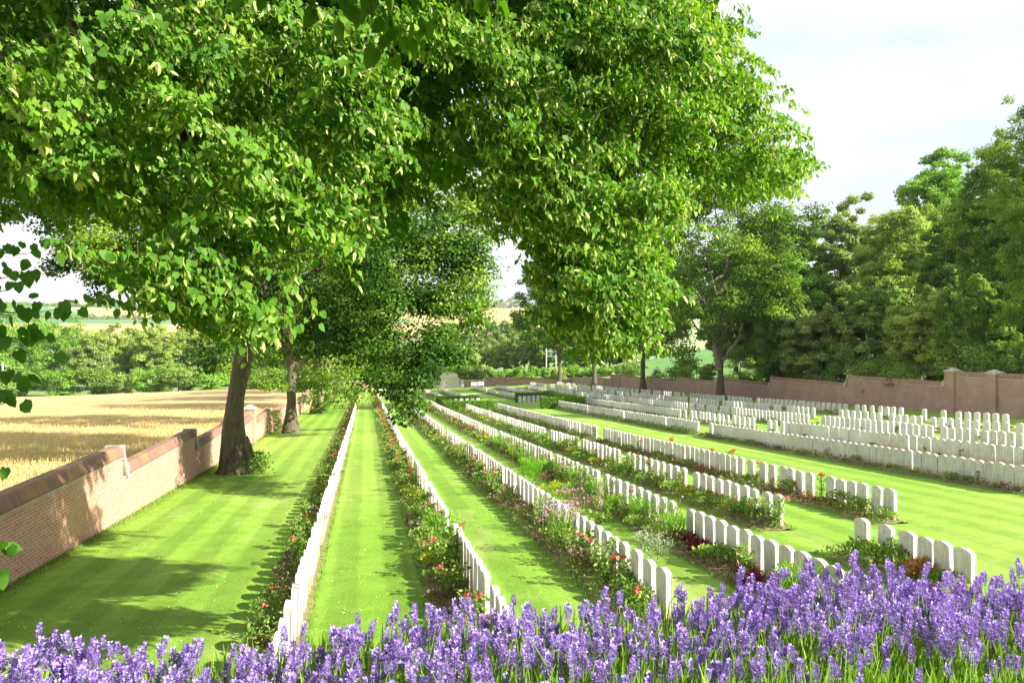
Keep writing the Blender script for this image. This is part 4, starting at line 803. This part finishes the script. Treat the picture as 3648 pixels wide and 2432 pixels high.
# ------------------------------------------------------------------ the near lime tree: sprays of leaves and bracts on drooping twigs
def near_lime():
    r = np.random.default_rng(21); bx, by = -7.6, 8.6; bz = zgf(-6.2, 9); root = empty('lime_tree', (bx + 1.2, by, bz)); base = np.array((bx + 1.2, by, bz))
    tag(root, 'big near lime tree whose leafy branches with pale bracts overhang the picture', 'tree', 'lime trees along the left wall')
    A = []                                       # (x, y display px, depth, radius m, density)
    for x, y in [(60, 185), (140, 150), (235, 130), (320, 60), (430, 40), (540, 30), (660, 40), (780, 50), (900, 30), (1000, 40), (110, 225), (210, 240), (310, 245), (420, 230), (520, 215), (630, 235), (740, 250), (850, 285), (950, 280),
                 (190, 350), (270, 330), (350, 340), (440, 370), (540, 345), (640, 330), (750, 345), (850, 370), (300, 430), (390, 460), (490, 460), (590, 440), (690, 450), (790, 460), (450, 520), (550, 560), (640, 520), (730, 510),
                 (360, 590), (450, 620), (530, 660), (580, 700), (500, 590), (400, 640), (330, 640), (560, 500), (690, 120), (600, 130), (470, 130), (380, 140), (800, 150), (880, 170), (560, 725), (450, 700)]:
        A.append((x, y, 5.6 + 1.9*r.random() + .0015*x, .36, 1.))
    for x, y in [(1050, 60), (1150, 90), (1250, 50), (1350, 120), (1450, 60), (1550, 100), (1210, 230), (1300, 210), (1400, 250), (1500, 190), (1590, 260), (1180, 310), (1260, 340), (1350, 370), (1450, 340), (1545, 380), (1190, 400), (1250, 440),
                 (1350, 470), (1440, 460), (1520, 480), (1200, 480), (1295, 545), (1370, 560), (1480, 550), (1300, 620), (1400, 640), (1480, 630), (1310, 680), (1340, 700), (1440, 710), (1500, 690), (1330, 730), (1370, 740), (1430, 750), (1480, 745), (1200, 150),
                 (1320, 30), (1500, 20), (1560, 450), (1580, 330), (1300, 600), (1500, 600), (1100, 20)]:
        A.append((x, y, 8.6 + 2.4*r.random(), .52, 1.))
    for x, y in [(1650, 190), (1710, 250), (1640, 300), (1710, 330), (1770, 200), (1770, 270), (1815, 335), (1690, 390), (1760, 390), (1620, 150), (1740, 420), (1660, 250), (1800, 380), (1640, 350), (1610, 60), (1670, 110), (1630, 15), (1690, 60), (1600, 220), (1720, 180), (1570, 160), (1570, 30), (1840, 370)]:
        A.append((x, y, 11 + 2*r.random(), .62, .9))
    # inner, shaded foliage behind
    for i in range(150):
        x = r.uniform(-20, 1540); y = r.uniform(-60, 440 if x < 880 else 350 if x < 1180 else 430); A.append((x, y, r.uniform(10.5, 16), 1.0, .9))
    for i in range(16): A.append((r.uniform(1240, 1460), r.uniform(400, 580), r.uniform(11.5, 13), .8, .6))
    for i in range(14): A.append((r.uniform(0, 260), r.uniform(260, 430), r.uniform(10, 15), .9, .9))
    A = [(x - (45 if (x > 1400 and y > 280 and z < 11) or (x > 1600 and z < 13) else 0), y, z, R_, d) for x, y, z, R_, d in A]
    cl = [(px(x, y, z), R_, d, z) for x, y, z, R_, d in A]
    # left silhouettes: thin low twigs close by
    tw = [((-60, 560), (125, 570), 6.2), ((-80, 640), (90, 600), 5.8), ((-60, 660), (60, 640), 5.6), ((-80, 700), (180, 700), 6.0), ((-70, 740), (140, 775), 5.6), ((-60, 690), (60, 715), 5.6), ((-80, 860), (90, 855), 6.0), ((-80, 900), (80, 870), 5.8), ((-60, 920), (50, 900), 5.6), ((-80, 1090), (25, 1075), 5.8), ((-80, 1270), (40, 1255), 5.4), ((-80, 1330), (20, 1300), 5.4), ((-80, 790), (60, 790), 5.8)]
    LP, LD, LN, LS, LT = [], [], [], [], []; BP, BD, BN, BS = [], [], [], []; twigs = []
    C0 = base + np.array((0, 0, 9.))
    def spray(o, d, L_, ls, br, tone, side=2):
        """drooping twig from o along d, leaves alternate, bracts hanging under"""
        n = 6; t = np.linspace(0, 1, n); P = o + d*L_*t[:, None]; P[:, 2] -= .35*L_*t**2; twigs.append((P, .006*(1.15 - t)))
        k = int(L_/(.0175 if ls < .15 else .035)); tt = (np.arange(k) + r.random(k))/k; Q = o + d*L_*tt[:, None]; Q[:, 2] -= .35*L_*tt**2
        s = np.cross(d, (0, 0, 1)); s = s/(np.linalg.norm(s) + 1e-6); sg = np.where(np.arange(k) % 2 == 0, 1, -1)[:, None]
        off = s*sg*(.03 + .075*r.random((k, 1)))*side/2 + r.normal(size=(k, 3))*.022; Q = Q + off
        LP.append(Q); LD.append(unit(d*.4 + s*sg*.55 + np.array((0, 0, -.95)) + r.normal(size=(k, 3))*.3)); LN.append(unit(np.array((0, 0, .45)) + d*.3 + SUNN*.55 + r.normal(size=(k, 3))*.42)); LS.append(ls*(.65 + .6*r.random(k))); LT.append(np.clip(tone + .17*r.normal(size=k), 0, 1))
        kb = int(k*br)
        if kb:
            q = r.integers(0, k, kb); BP.append(Q[q] + np.array((0, 0, -.015))); BD.append(unit(np.array((0, 0, -.9)) + r.normal(size=(kb, 3))*.5 + d*.35)); BN.append(rvec(kb, r) + np.array((.4, -.5, .3))); BS.append(.07 + .04*r.random(kb))
    for c, R_, dn, z in cl:
        out_ = c - C0; out_[2] *= .35; out_ = unit(out_); m = int((13 if R_ < .5 else 18 if R_ < .8 else 20)*dn)
        if R_ > .85: m = int(22*dn)
        tone = .42 + .16*r.normal() + (.12 if z > 10.5 and R_ < .7 else 0)
        for i in range(m):
            dd = unit(out_*.8 + r.normal(size=3)*.55*np.array((1, 1, .6)) + np.array((0, 0, .12))); LL = (.42 if R_ < .5 else .55)*(.6 + .7*r.random())*(1 if R_ < .8 else 1.3); o = c + r.normal(size=3)*R_*np.array((.42, .42, .26)) - dd*LL*.6
            spray(o, dd, LL, (.068 if R_ < .8 else .1), (.32 if R_ < .5 else .45) if R_ < .8 else .05, tone)
    # crown outside the picture, to the left, above and behind the trunk
    for i in range(190):
        d = unit(r.normal(size=3)); d[2] = abs(d[2])*1.0 - .1; c = C0 + np.array((-1.5, 1.5, 1.5)) + d*np.array((8.5, 8.5, 7.5))*(.5 + .5*r.random()**.5)
        z = c[0]*SY + c[1]*CY; xr = (c[0]*CY - c[1]*SY)/max(z, .1); yr_ = c[2]/max(z, .1)
        if z > .5 and abs(xr) < .68 and -.45 < yr_ < .46: continue
        if c[0] > -2.0 and c[1] < 5: continue
        if c[0] > 3.5: continue
        for j in range(7): spray(c + r.normal(size=3)*.8, unit(d + r.normal(size=3)*.6), 1.3, .2, 0, .45, 6)
    for i in range(75):                          # unseen upper boughs, added above the picture to shade the inner crown
        c = np.array((r.uniform(.5, 5.0), r.uniform(8, 14.5), 0)); c[2] = max(.5*(c[0]*SY + c[1]*CY), 5) + r.uniform(1.1, 3.6)
        for j in range(9): spray(c + r.normal(size=3)*.6, unit(r.normal(size=3)*np.array((1, 1, .5)) + np.array((.4, 0, 0))), 1.0, .1, .1, .45, 5)
    for p_ in ((-2.5, 3.7, 1.95), (-1.9, 3.3, 2.1), (-3.1, 4.1, 2.1), (-2.7, 3.1, 1.9), (-3.6, 4.2, 2.4), (-2.1, 2.7, 1.9)):  # unseen sprays up left, added to block sun from the low twigs
        for j in range(16): spray(np.array(p_) + r.normal(size=3)*.3, unit(r.normal(size=3)*np.array((1, 1, .4))), .5, .11, 0, .3)
    for p_, k_ in (((-.15, 4.7, 2.4), 34), ((-.6, 4.75, 2.45), 34), ((.8, 4.0, 2.08), 30), ((.4, 4.05, 2.12), 30), ((.2, 4.4, 2.25), 24), ((-1.0, 4.9, 2.5), 20)):  # more added sprays above the view, only to shade the left twigs
        for j in range(k_): spray(np.array(p_) + r.normal(size=3)*.2, unit(r.normal(size=3)*np.array((1, 1, .4))), .35, .11, 0, .3)
    LP_, LD_, LN_, LS_, LT_ = map(np.concatenate, (LP, LD, LN, LS, LT)); keep = LP_[:, 2] > zg(LP_[:, 0], LP_[:, 1]) + .3
    dz = LP_[:, 0]*SY + LP_[:, 1]*CY; keep &= ~((dz < 4.7) & (dz > 0) & (np.abs(LP_[:, 0]*CY - LP_[:, 1]*SY) < .72*dz) & (np.abs(LP_[:, 2]) < .445*dz)) & (dz > -9)   # no boughs hang right before the lens
    def clear(P_):
        q_ = P_.mean(0); d_ = q_[0]*SY + q_[1]*CY; return not (0 < d_ < 5.0 and abs(q_[0]*CY - q_[1]*SY) < .75*d_ and abs(q_[2]) < .5*d_)
    twigs = [t_ for t_ in twigs if clear(t_[0])]
    V, F, T = scatter(LEAF, LP_[keep], LD_[keep], LN_[keep], LS_[keep], LT_[keep]); print('near leaves', keep.sum())
    crown = obj('crown', np_mesh('lime_crown', V - base, F, M['lime'], T), root)
    V, F, T = scatter(BRACT, np.concatenate(BP), np.concatenate(BD), np.concatenate(BN), np.concatenate(BS)); obj('flower_bracts', np_mesh('lime_bracts', V - base, F, M['bract'], T), crown)
    # low twigs at the left edge; dark leaf tint stands in for crown shade
    n0 = len(twigs); LP.clear(); LD.clear(); LN.clear(); LS.clear(); LT.clear(); BP.clear(); BD.clear(); BN.clear(); BS.clear()
    for (x0, y0), (x1, y1), z in tw:
        a, b = px(x0, y0, z), px(x1, y1, z); n = 6; t = np.linspace(0, 1, n); P = a + (b - a)*t[:, None]; P[:, 2] -= .06*np.sin(t*3.1); st_ = tubes([(P, .005*(1.2 - t))], 4)
        k = int(np.linalg.norm(b - a)/.05); tt = (np.arange(k) + .5)/k; Q = a + (b - a)*tt[:, None] + r.normal(size=(k, 3))*.035
        V, F, T = scatter(LEAF, Q, unit(np.array((.25, 0, -.8)) + r.normal(size=(k, 3))*.4), unit(np.array((-.3, .8, .3)) + r.normal(size=(k, 3))*.4), .095*(.7 + .5*r.random(k)), np.full(k, .05)); V, F, T = merge([(V, F, T), (st_[0], st_[1], np.zeros(len(st_[0])))]); obj('low_twig', np_mesh('lime_low_leaves', V - base, F, M['lime'], T), root)
    # wood: trunk, limbs to the clumps, twigs
    ch = [trunk_chain(0, 0, 0, 7.5, .62, (-.1, .2), r=r)]; tp = ch[0][0][-1]
    main = [(px(620, 30, 9.5), .035), (px(1060, 60, 12.5), .04), (px(1300, 60, 13), .035), (px(1600, 60, 13.5), .035), (px(330, 330, 9), .035), (px(700, 380, 9.6), .03), (C0 + np.array((-5, 3, 4)), .2), (C0 + np.array((-2, 7, 5)), .14), (C0 + np.array((-1, 4, 6)), .14)]
    mc = []
    for p_, r_ in main:
        q = limb(tp - np.array((0, 0, 1.5*r.random())), p_ - base, r_*1.3, r_*.3, 9, .12, r); ch.append(q); mc.append(q[0])
    allp = np.concatenate(mc)
    for c, R_, dn, z in cl:
        p_ = c - base; j = np.argmin(np.linalg.norm(allp - p_, axis=1)); dl_ = np.linalg.norm(allp[j] - p_)
        if dl_ < 2.0: ch.append(limb(allp[j], p_, .013, .006, 6, .05, r))
    V, F = tubes(ch, 8); V2, F2 = tubes([(p_ - base, q_) for p_, q_ in twigs], 3)
    obj('trunk', np_mesh('lime_trunk', V, F, M['bark'], smooth_=True), root)
    obj('twigs', np_mesh('lime_twigs', V2, F2, M['twig']), root)
near_lime()

G1 = 'lime trees along the left wall'; G2 = 'lime trees along the right wall'; G3 = 'trees of the wood behind the right wall'; G4 = 'trees beyond the wheat field'; G5 = 'trees beyond the far wall'
# left avenue
sk = [(2.2 + a, -4.5 + b, 5.2 + c, 1.9) for a, b, c in ((0, 0, 0), (2, 2, 0), (4, 0, .4), (5.5, 3, 1), (3.5, -3, .6), (1, -4, .4), (6.5, 1, 2), (5, -1.5, 2), (-4, 0, 2.2), (-6, 2, 2.6), (-7.5, -2, 3.2), (2.5, 4, 0), (7.5, 2, 3.5))]
def rel(x, y, z, R_): p_ = px(x, y, z) - np.array((-5.3, 36.5, zgf(-5.3, 36.5))); return (p_[0], p_[1], p_[2], R_, -.42 if x < 1010 and y > 540 else -.25 if x < 500 else 0)  # lower leaf tint paints shade into the skirt and left crown clumps
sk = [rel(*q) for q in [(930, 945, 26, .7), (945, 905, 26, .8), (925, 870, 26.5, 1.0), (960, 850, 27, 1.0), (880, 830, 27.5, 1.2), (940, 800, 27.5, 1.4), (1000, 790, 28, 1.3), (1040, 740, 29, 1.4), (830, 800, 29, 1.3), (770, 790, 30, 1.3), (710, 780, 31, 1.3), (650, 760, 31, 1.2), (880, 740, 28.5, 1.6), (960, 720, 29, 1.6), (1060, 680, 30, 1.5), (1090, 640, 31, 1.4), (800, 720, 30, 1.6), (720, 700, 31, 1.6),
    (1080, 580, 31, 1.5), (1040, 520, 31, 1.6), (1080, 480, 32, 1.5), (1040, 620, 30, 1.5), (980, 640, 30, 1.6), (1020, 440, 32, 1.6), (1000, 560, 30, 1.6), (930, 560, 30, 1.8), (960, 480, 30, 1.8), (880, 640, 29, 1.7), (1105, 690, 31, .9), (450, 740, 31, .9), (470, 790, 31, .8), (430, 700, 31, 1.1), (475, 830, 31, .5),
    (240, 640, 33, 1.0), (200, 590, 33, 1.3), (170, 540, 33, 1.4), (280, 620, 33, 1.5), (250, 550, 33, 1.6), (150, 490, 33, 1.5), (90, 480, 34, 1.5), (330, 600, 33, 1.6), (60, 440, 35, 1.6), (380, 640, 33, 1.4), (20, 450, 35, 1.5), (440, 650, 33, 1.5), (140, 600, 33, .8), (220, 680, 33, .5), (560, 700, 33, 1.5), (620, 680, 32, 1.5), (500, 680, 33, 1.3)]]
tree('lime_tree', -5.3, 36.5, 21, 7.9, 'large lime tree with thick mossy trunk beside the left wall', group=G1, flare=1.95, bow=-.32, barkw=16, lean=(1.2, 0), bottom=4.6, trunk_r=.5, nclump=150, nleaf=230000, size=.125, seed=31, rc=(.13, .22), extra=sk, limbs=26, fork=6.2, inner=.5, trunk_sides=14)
# the low hanging skirt of leaves over the second row
r_ = np.random.default_rng(77); tsk = empty('lime_tree', (0, 0, 0)); bpy.data.objects.remove(tsk)
tree('lime_tree', -5.2, 61, 20, 7.6, 'second lime tree along the left wall, ivy at its foot', group=G1, bottom=3.0, trunk_r=.46, nclump=70, nleaf=60000, size=.17, seed=32, rc=(.14, .24), extra=[(6.5, 0, 4.5, 2), (5, -5, 4, 2), (7, 3, 6, 2), (1.5, -1.5, 3.2, 1.2), (-1, -1.5, 3.2, 1.1), (3, -2, 3.6, 1.4)], limbs=14)
tree('lime_tree', -5.1, 90, 20, 9.0, 'third lime tree along the left wall with leafy shoots round its trunk', group=G1, bottom=1.6, trunk_r=.5, nclump=60, nleaf=30000, size=.26, seed=33, extra=[(1.5, -1, 2, 1.5), (2.5, 0, 1.5, 1.2), (0.5, -1.5, 1, 1), (0, -1.6, 2.2, 1.2), (-1.2, -1.4, 3.2, 1.2), (1, -1.6, 3.4, 1.4)])
tree('lime_tree', -5.0, 117, 20, 9.0, 'fourth lime tree along the left wall', group=G1, bottom=3, trunk_r=.5, nclump=50, nleaf=20000, size=.3, seed=34)
tree('lime_tree', -5.0, 145, 20, 9.0, 'farthest lime tree along the left wall', group=G1, bottom=3, trunk_r=.5, nclump=50, nleaf=16000, size=.34, seed=35)
# right avenue
for i, (x, z, top, rad, lab) in enumerate([(1655, 86, 25.5, 9.2, 'lime tree with forked trunk before the brown wall, rightmost of its row'), (1477, 112, 22, 8.5, 'second lime tree from the right before the brown wall'), (1365, 137, 22, 8.5, 'third lime tree from the right before the brown wall'), (1285, 161, 24, 9, 'farthest lime tree before the brown wall')]):
    X, Y = grnd(x, z)
    tree('lime_tree', X, Y, top, rad, lab, group=G2, mat='limefar', bottom=3.8, trunk_r=.42, nclump=(110, 70, 70, 70)[i], nleaf=(95000, 50000, 40000, 36000)[i], size=(.24, .3, .34, .38)[i], seed=41 + i, rc=(.13, .24), limbs=16, inner=.55,
         extra=[(-5, -3, 5, 2.2), (-7, 0, 6, 2), (6, -1, 9, 2)] if i == 0 else None)
    if i == 0:
        rt_ = COL.objects[-1].parent; o_ = np.array(rt_.location); V, F = tubes([limb(px(1650, 836, 86) - o_, px(1706, 742, 85.5) - o_, .24, .13, 9, -.12, np.random.default_rng(4)), limb(px(1652, 850, 86) - o_, px(1628, 740, 86.2) - o_, .34, .2, 8, .05, np.random.default_rng(5))], 8); obj('pale_limb', np_mesh('pale_limb', V, F, M['bark_pale'], smooth_=True), rt_)
# wood behind the right wall: (display x, depth, top y, half width px, material, label)
W = [(1775, 100, 500, 110, 'limefar', 'pale green rounded tree just right of the forked lime'), (1830, 96, 620, 90, 'bright', 'fresh green tree with small leaves low in the wood'), (1935, 104, 452, 95, 'grey', 'airy grey green tree with sky showing through its top'),
     (2085, 92, 462, 125, 'willow', 'broad willow with yellowish rounded crown'), (2150, 112, 350, 95, 'bright', 'bright tree rising behind the willow'), (2290, 70, 310, 88, 'dark', 'dark tree leaning out over the willow'), (2425, 56, 150, 115, 'dark', 'tallest dark tree at the right edge'),
     (2130, 70, 670, 85, 'willow', 'pale sallow bush against the wall'), (1745, 84, 700, 85, 'dark', 'dark undergrowth tree left of the sallow bushes'), (1880, 80, 690, 95, 'grey', 'grey green bushy tree behind the middle of the wall'), (1990, 78, 640, 90, 'pgreen', 'mid green leafy tree beside the sallow bush'),
     (2240, 62, 640, 85, 'dark', 'dark bush between sallow and tallest tree'), (2320, 52, 760, 70, 'pgreen', 'green bush peeping over the wall at the right edge'), (2010, 112, 520, 80, 'grey', 'grey green tree between airy tree and willow'), (2380, 64, 330, 90, 'limefar', 'olive green tree behind the right edge bush'), (1690, 120, 560, 80, 'dark', 'dark tree half hidden behind the forked lime'), (2200, 80, 480, 80, 'dark', 'dark tree just right of the willow')]
for i, (x, z, ty, hw, mat, lab) in enumerate(W):
    X, Y = grnd(x, z); X = max(X, WR + 4) if z > 60 else max(X, WR + 3); zb = zgf(X, Y); top = (784 - ty)/1903*z - zb; rad = hw/1903*z
    tree('woodland_tree', X, Y, top, rad, lab, group=G3, mat=mat, bottom=top*.06, trunk_r=.16 + .01*top, nclump=95 + int(top*2), nleaf=int(38000 + 560*hw), size=.0025*z, seed=60 + i, rc=(.10, .22) if mat != 'grey' else (.08, .17), limbs=10, low=-.95, tmpl=DIAM, fork=top*.25)
# understorey strip along the foot of the wood
for i, (x, z, ty) in enumerate([(1700, 90, 800), (1790, 84, 790), (1880, 78, 800), (1960, 74, 790), (2040, 70, 800), (2120, 64, 810), (2200, 60, 790), (2270, 56, 800), (2350, 52, 810), (1600, 102, 835), (1540, 112, 838), (1440, 126, 845)]):
    X, Y = grnd(x, z); X = WR + 2.5; Y = X/math.tan(math.atan((x - 1176)/1903) + YAW); z = X*SY + Y*CY; zb = zgf(X, Y); top = max(1.5, (784 - ty)/1903*z - zb)
    tree('bank_bush', X, Y, top, 2.6, 'green bush against the back of the brown wall, ' + ORD(i + 1) + ' from the ' + ('wood edge' if i < 9 else 'corn'), 'bush', 'bushes behind the right wall', 'pgreen' if i % 3 == 0 else 'dark', bottom=0, trunk_r=.06, nclump=16, nleaf=5200, size=.16, seed=90 + i, limbs=4, low=-1, fork=top*.3)
# beyond the wheat
W = [(10, 235, 706, 115, 'bright', 'large bright green tree at the left edge beyond the wheat'), (125, 232, 738, 85, 'bright', 'bright green tree sloping down beside the largest one'), (-60, 215, 720, 80, 'bright', 'tree cut by the left edge'), (238, 225, 752, 48, 'willow', 'first pale willow beyond the wheat'), (300, 232, 757, 45, 'willow', 'second pale willow beyond the wheat, lower than its neighbours'),
     (362, 222, 742, 55, 'willow', 'third pale willow beyond the wheat, tallest in the middle'), (432, 230, 745, 50, 'willow', 'fourth pale willow beyond the wheat'), (492, 225, 752, 52, 'willow', 'fifth pale willow left of the thick trunk'), (200, 214, 790, 55, 'grey', 'grey green tree below the first willow'), (560, 220, 745, 60, 'bright', 'green tree glimpsed right of the thick trunk'), (630, 215, 740, 60, 'dark', 'dark tree behind the second trunk')]
for i, (x, z, ty, hw, mat, lab) in enumerate(W):
    X, Y = grnd(x, z); zb = zgf(X, Y); top = (784 - ty)/1903*z - zb; tree('willow_tree' if mat == 'willow' else 'broadleaf_tree', X, Y, top, hw/1903*z, lab, group=G4, mat=mat, bottom=1, trunk_r=.4, nclump=90, nleaf=26000, size=.45, seed=110 + i, rc=(.14, .26), limbs=6, low=-.95)
W = [(40, 186, 852, 60), (130, 184, 848, 50), (215, 186, 842, 45), (290, 184, 850, 45), (350, 178, 846, 45), (410, 176, 836, 62), (470, 178, 848, 50), (-20, 186, 860, 50), (600, 172, 850, 60), (660, 170, 845, 55), (725, 168, 800, 55), (790, 168, 815, 55), (850, 170, 820, 55), (760, 172, 770, 50)]
for i, (x, z, ty, hw) in enumerate(W):
    X, Y = grnd(x, z); zb = zgf(X, Y); top = (784 - ty)/1903*z - zb; tree('field_bush', X, Y, top, hw/1903*z, ORD(i + 1) + ' rounded green bush along the far edge of the wheat, counting from the left', 'bush', 'bushes at the far edge of the wheat', ('pgreen', 'bright', 'dark', 'pgreen', 'bright')[i % 5], bottom=0, trunk_r=.12, nclump=24, nleaf=7000, size=.36, seed=130 + i, limbs=4, low=-1, rc=(.2, .34))
# beyond the far wall
W = [(1060, 225, 792, 45, 'willow', 'pale birch left of the gap'), (1112, 240, 775, 42, 'grey', 'grey green birch in the middle of the gap'), (1158, 235, 785, 40, 'willow', 'slender pale birch right of the gap'), (1205, 230, 750, 45, 'grey', 'grey green tree behind the farthest lime'), (1010, 215, 800, 48, 'bright', 'bright tree behind the hanging branch'), (950, 210, 790, 50, 'bright', 'bright tree behind the left limes'), (890, 205, 790, 50, 'dark', 'dark tree at the end of the left lawn'),
     (1260, 225, 760, 50, 'dark', 'dark tree behind the railway gantry'), (1330, 215, 775, 50, 'bright', 'bright tree between two right limes'), (1400, 205, 780, 50, 'dark', 'dark tree behind the third right lime'), (1460, 200, 790, 45, 'bright', 'bright tree left of the corn')]
for i, (x, z, ty, hw, mat, lab) in enumerate(W):
    X, Y = grnd(x, z); zb = zgf(X, Y); top = (784 - ty)/1903*z - zb; tree('valley_tree', X, Y, top, hw/1903*z, lab, group=G5, mat=mat, bottom=1, trunk_r=.3, nclump=55, nleaf=12000, size=.5, seed=150 + i, rc=(.14, .26), limbs=6, low=-.95)
for i, (x, z, ty, hw) in enumerate([(985, 180, 852, 45), (1050, 182, 846, 42), (1105, 180, 842, 40), (1160, 182, 848, 42), (1215, 180, 840, 40), (1270, 184, 846, 40), (1330, 186, 842, 42), (1390, 180, 848, 42), (1450, 176, 842, 40), (920, 178, 850, 45), (860, 178, 852, 42)]):
    X, Y = grnd(x, z); zb = zgf(X, Y); top = (784 - ty)/1903*z - zb; tree('valley_bush', X, Y, top, hw/1903*z, ORD(i + 1) + ' bright bush just behind the far wall', 'bush', 'bushes behind the far wall', ('bright', 'bright', 'pgreen')[i % 3], bottom=0, trunk_r=.12, nclump=22, nleaf=6000, size=.36, seed=170 + i, limbs=4, low=-1, rc=(.2, .34))
# poplars on the valley side, seen through the gap
for i in range(11):
    x = 1030 + i*17; X, Y = grnd(x, 430); zb = zgf(X, Y); top = (784 - (735 + 4*math.sin(i*2.1)))/1903*430 - zb; tree('poplar_tree', X, Y, top, 4.2, ORD(i + 1) + ' poplar in the dark row below the distant wheat, counting from the left', 'tree', 'poplars below the distant wheat', 'dark', bottom=1, trunk_r=.3, nclump=22, nleaf=1800, size=1.0, seed=190 + i, limbs=3, low=-1)
# ridge: lone copse, trees round the church, hedgerows
for x, z, ty, rad, lab in [(265, 2100, 686, 15, 'round dark copse alone on the distant ridge'), (1122, 2100, 683, 9, 'tree left of the distant church'), (1138, 2090, 687, 8, 'small tree touching the distant church on its left'), (1172, 2100, 683, 9, 'tree touching the distant church on its right'), (1186, 2110, 681, 9, 'taller tree right of the distant church'), (1205, 2090, 684, 9, 'tree farthest right of the distant church')]:
    X, Y = grnd(x, z); zb = zgf(X, Y); tree('ridge_tree', X, Y, (784 - ty)/1903*z - zb, rad, lab, group='trees on the distant ridge', mat='grey', bottom=0, trunk_r=.6, nclump=16, nleaf=900, size=3.2, seed=int(x), limbs=2, low=-1)
X, Y = grnd(1156, 2120); zb = zgf(X, Y); ch_ = empty('church', (X, Y, zb), R(20)); tag(ch_, 'tiny cream church with square tower on the distant ridge', 'church')
part(ch_, 'nave', [(-12, 12, -7, 7, -4, 14)], M['cream'], .1); part(ch_, 'tower', [(-5, 5, -12, -7.05, -4, 34)], M['cream'], .1)
b = MB(); b.prism([(-8, 14.05), (0, 22), (8, 14.05)], (-12.5, 0, 0), (12.5, 0, 0)); obj('roof', b.mesh('roof', [M['slate']]), ch_)
for s in (-1, 1): part(ch_, 'pinnacle', [(s*4 - .9, s*4 + .9, -11.5, -9.7, 34.05, 39)], M['cream'], .1)
def hedgerow(d, a0, a1, h, lab, seed):
    r = np.random.default_rng(seed); n = 2600; a = np.radians(a0 + (a1 - a0)*r.random(n)); dd = d + r.normal(size=n)*3; X, Y = dd*np.sin(a), dd*np.cos(a)
    P = np.stack([X, Y, zg(X, Y) + h*r.random(n)*(1 + .6*np.sin(a*400))], -1); V, F, T = scatter(DIAM, P, rvec(n, r), rvec(n, r), 4.0, r.random(n)*.5); tag(obj('hedgerow', np_mesh('hedgerow', V, F, M['grey'], T)), lab, 'hedgerow', 'hedgerows on the distant hill')
hedgerow(1545, -22, -7.5, 5, 'dark hedgerow dividing green and wheat fields on the distant hill', 1)
hedgerow(2030, -21, -14.5, 4, 'thin hedgerow in the green field below the ridge', 2); hedgerow(2180, -24, -5, 3.5, 'thin line of hedge along the skyline', 3)

# railway gantry and mast
def gantry():
    X, Y = grnd(1266, 196); z = zgf(X, Y); g = empty('railway_gantry', (X, Y, z), R(-5)); tag(g, 'pale metal railway gantry with two posts beyond the far wall', 'gantry')
    for s in (-1, 1):
        b = MB(); b.box(s*1.15 - .14, s*1.15 + .14, -.14, .14, -.5, 7.4); b.box(s*1.15 - .22, s*1.15 + .22, -.22, .22, -.5, .35); obj('post', b.mesh('post', [M['metal']], bevel=.02), g)
    b = MB(); b.box(-1.0, 1.0, -.06, .06, 6.3, 6.42); b.box(-1.0, 1.0, -.06, .06, 5.0, 5.12)
    for k in range(4): b.prism([(-.04, -.04), (-.04, .04), (.04, .04), (.04, -.04)], (-1 + k*.5, .1, 5.1 + (k % 2)*1.2), (-.5 + k*.5, .1, 5.1 + ((k + 1) % 2)*1.2))
    obj('lattice', b.mesh('lattice', [M['metal']]), g)
gantry()
X, Y = grnd(6, 196); z = zgf(X, Y); g = empty('railway_mast', (X, Y, z)); tag(g, 'grey railway mast at the left edge beyond the wheat', 'mast')
part(g, 'post', [(-.16, .16, -.16, .16, -.5, 7.6)], M['metal']); part(g, 'bracket', [(.17, 1.9, -.05, .05, 6.6, 6.72), (.17, 1.7, -.05, .05, 5.6, 5.7)], M['metal'], .01)
# ivy and shoots at the feet of the left trunks
def shoots(x, y, H, n, lab, seed, mat='bright'):
    r = np.random.default_rng(seed); z = zgf(x, y); P = r.normal(size=(n, 3))*np.array((.28, .25, 0)); P[:, 2] = H*r.random(n)**.8; P[:, :2] *= (1.1 - P[:, 2:3]/H*.5); V, F, T = scatter(DIAM, P, rvec(n, r) + np.array((0, 0, .2)), rvec(n, r), .11*(.6 + .7*r.random(n)), .5 + .25*r.normal(size=n)); o = obj('ivy', np_mesh('ivy', V, F, M[mat], T)); o.location = (x, y, z); tag(o, lab, 'ivy')
shoots(-4.35, 35.7, .95, 420, 'small ivy clump at the right foot of the thick trunk', 1, 'pgreen'); shoots(-6.2, 60.0, 1.7, 700, 'bushy ivy at the foot of the second lime trunk', 2, 'dark'); shoots(-3.9, 88.6, 3.6, 1500, 'tall leafy shoots round the third lime trunk', 3)

# the summer air: a thin even haze that pales the distance
hz = MB(); hz.box(-5300, 5300, -5300, 5300, -19, 150)
hm = bpy.data.materials.new('haze_air'); hm.use_nodes = True; hm.node_tree.nodes.clear(); n, l = nodes(hm)
o = n.new('ShaderNodeOutputMaterial'); v = n.new('ShaderNodeVolumePrincipled'); v.inputs['Color'].default_value = (.95, .97, 1, 1); v.inputs['Density'].default_value = .00009; v.inputs['Anisotropy'].default_value = .1; l(v.outputs[0], o.inputs['Volume'])
tag(obj('haze', hz.mesh('haze', [hm])), 'thin pale summer haze over the valley', 'haze', kind='stuff')

print('lowest', min(float((np.array([v.co[2] for v in o.data.vertices])).min()) for o in (lawn, gr, hills)), 'highest hill', max(v.co[2] for v in hills.data.vertices))
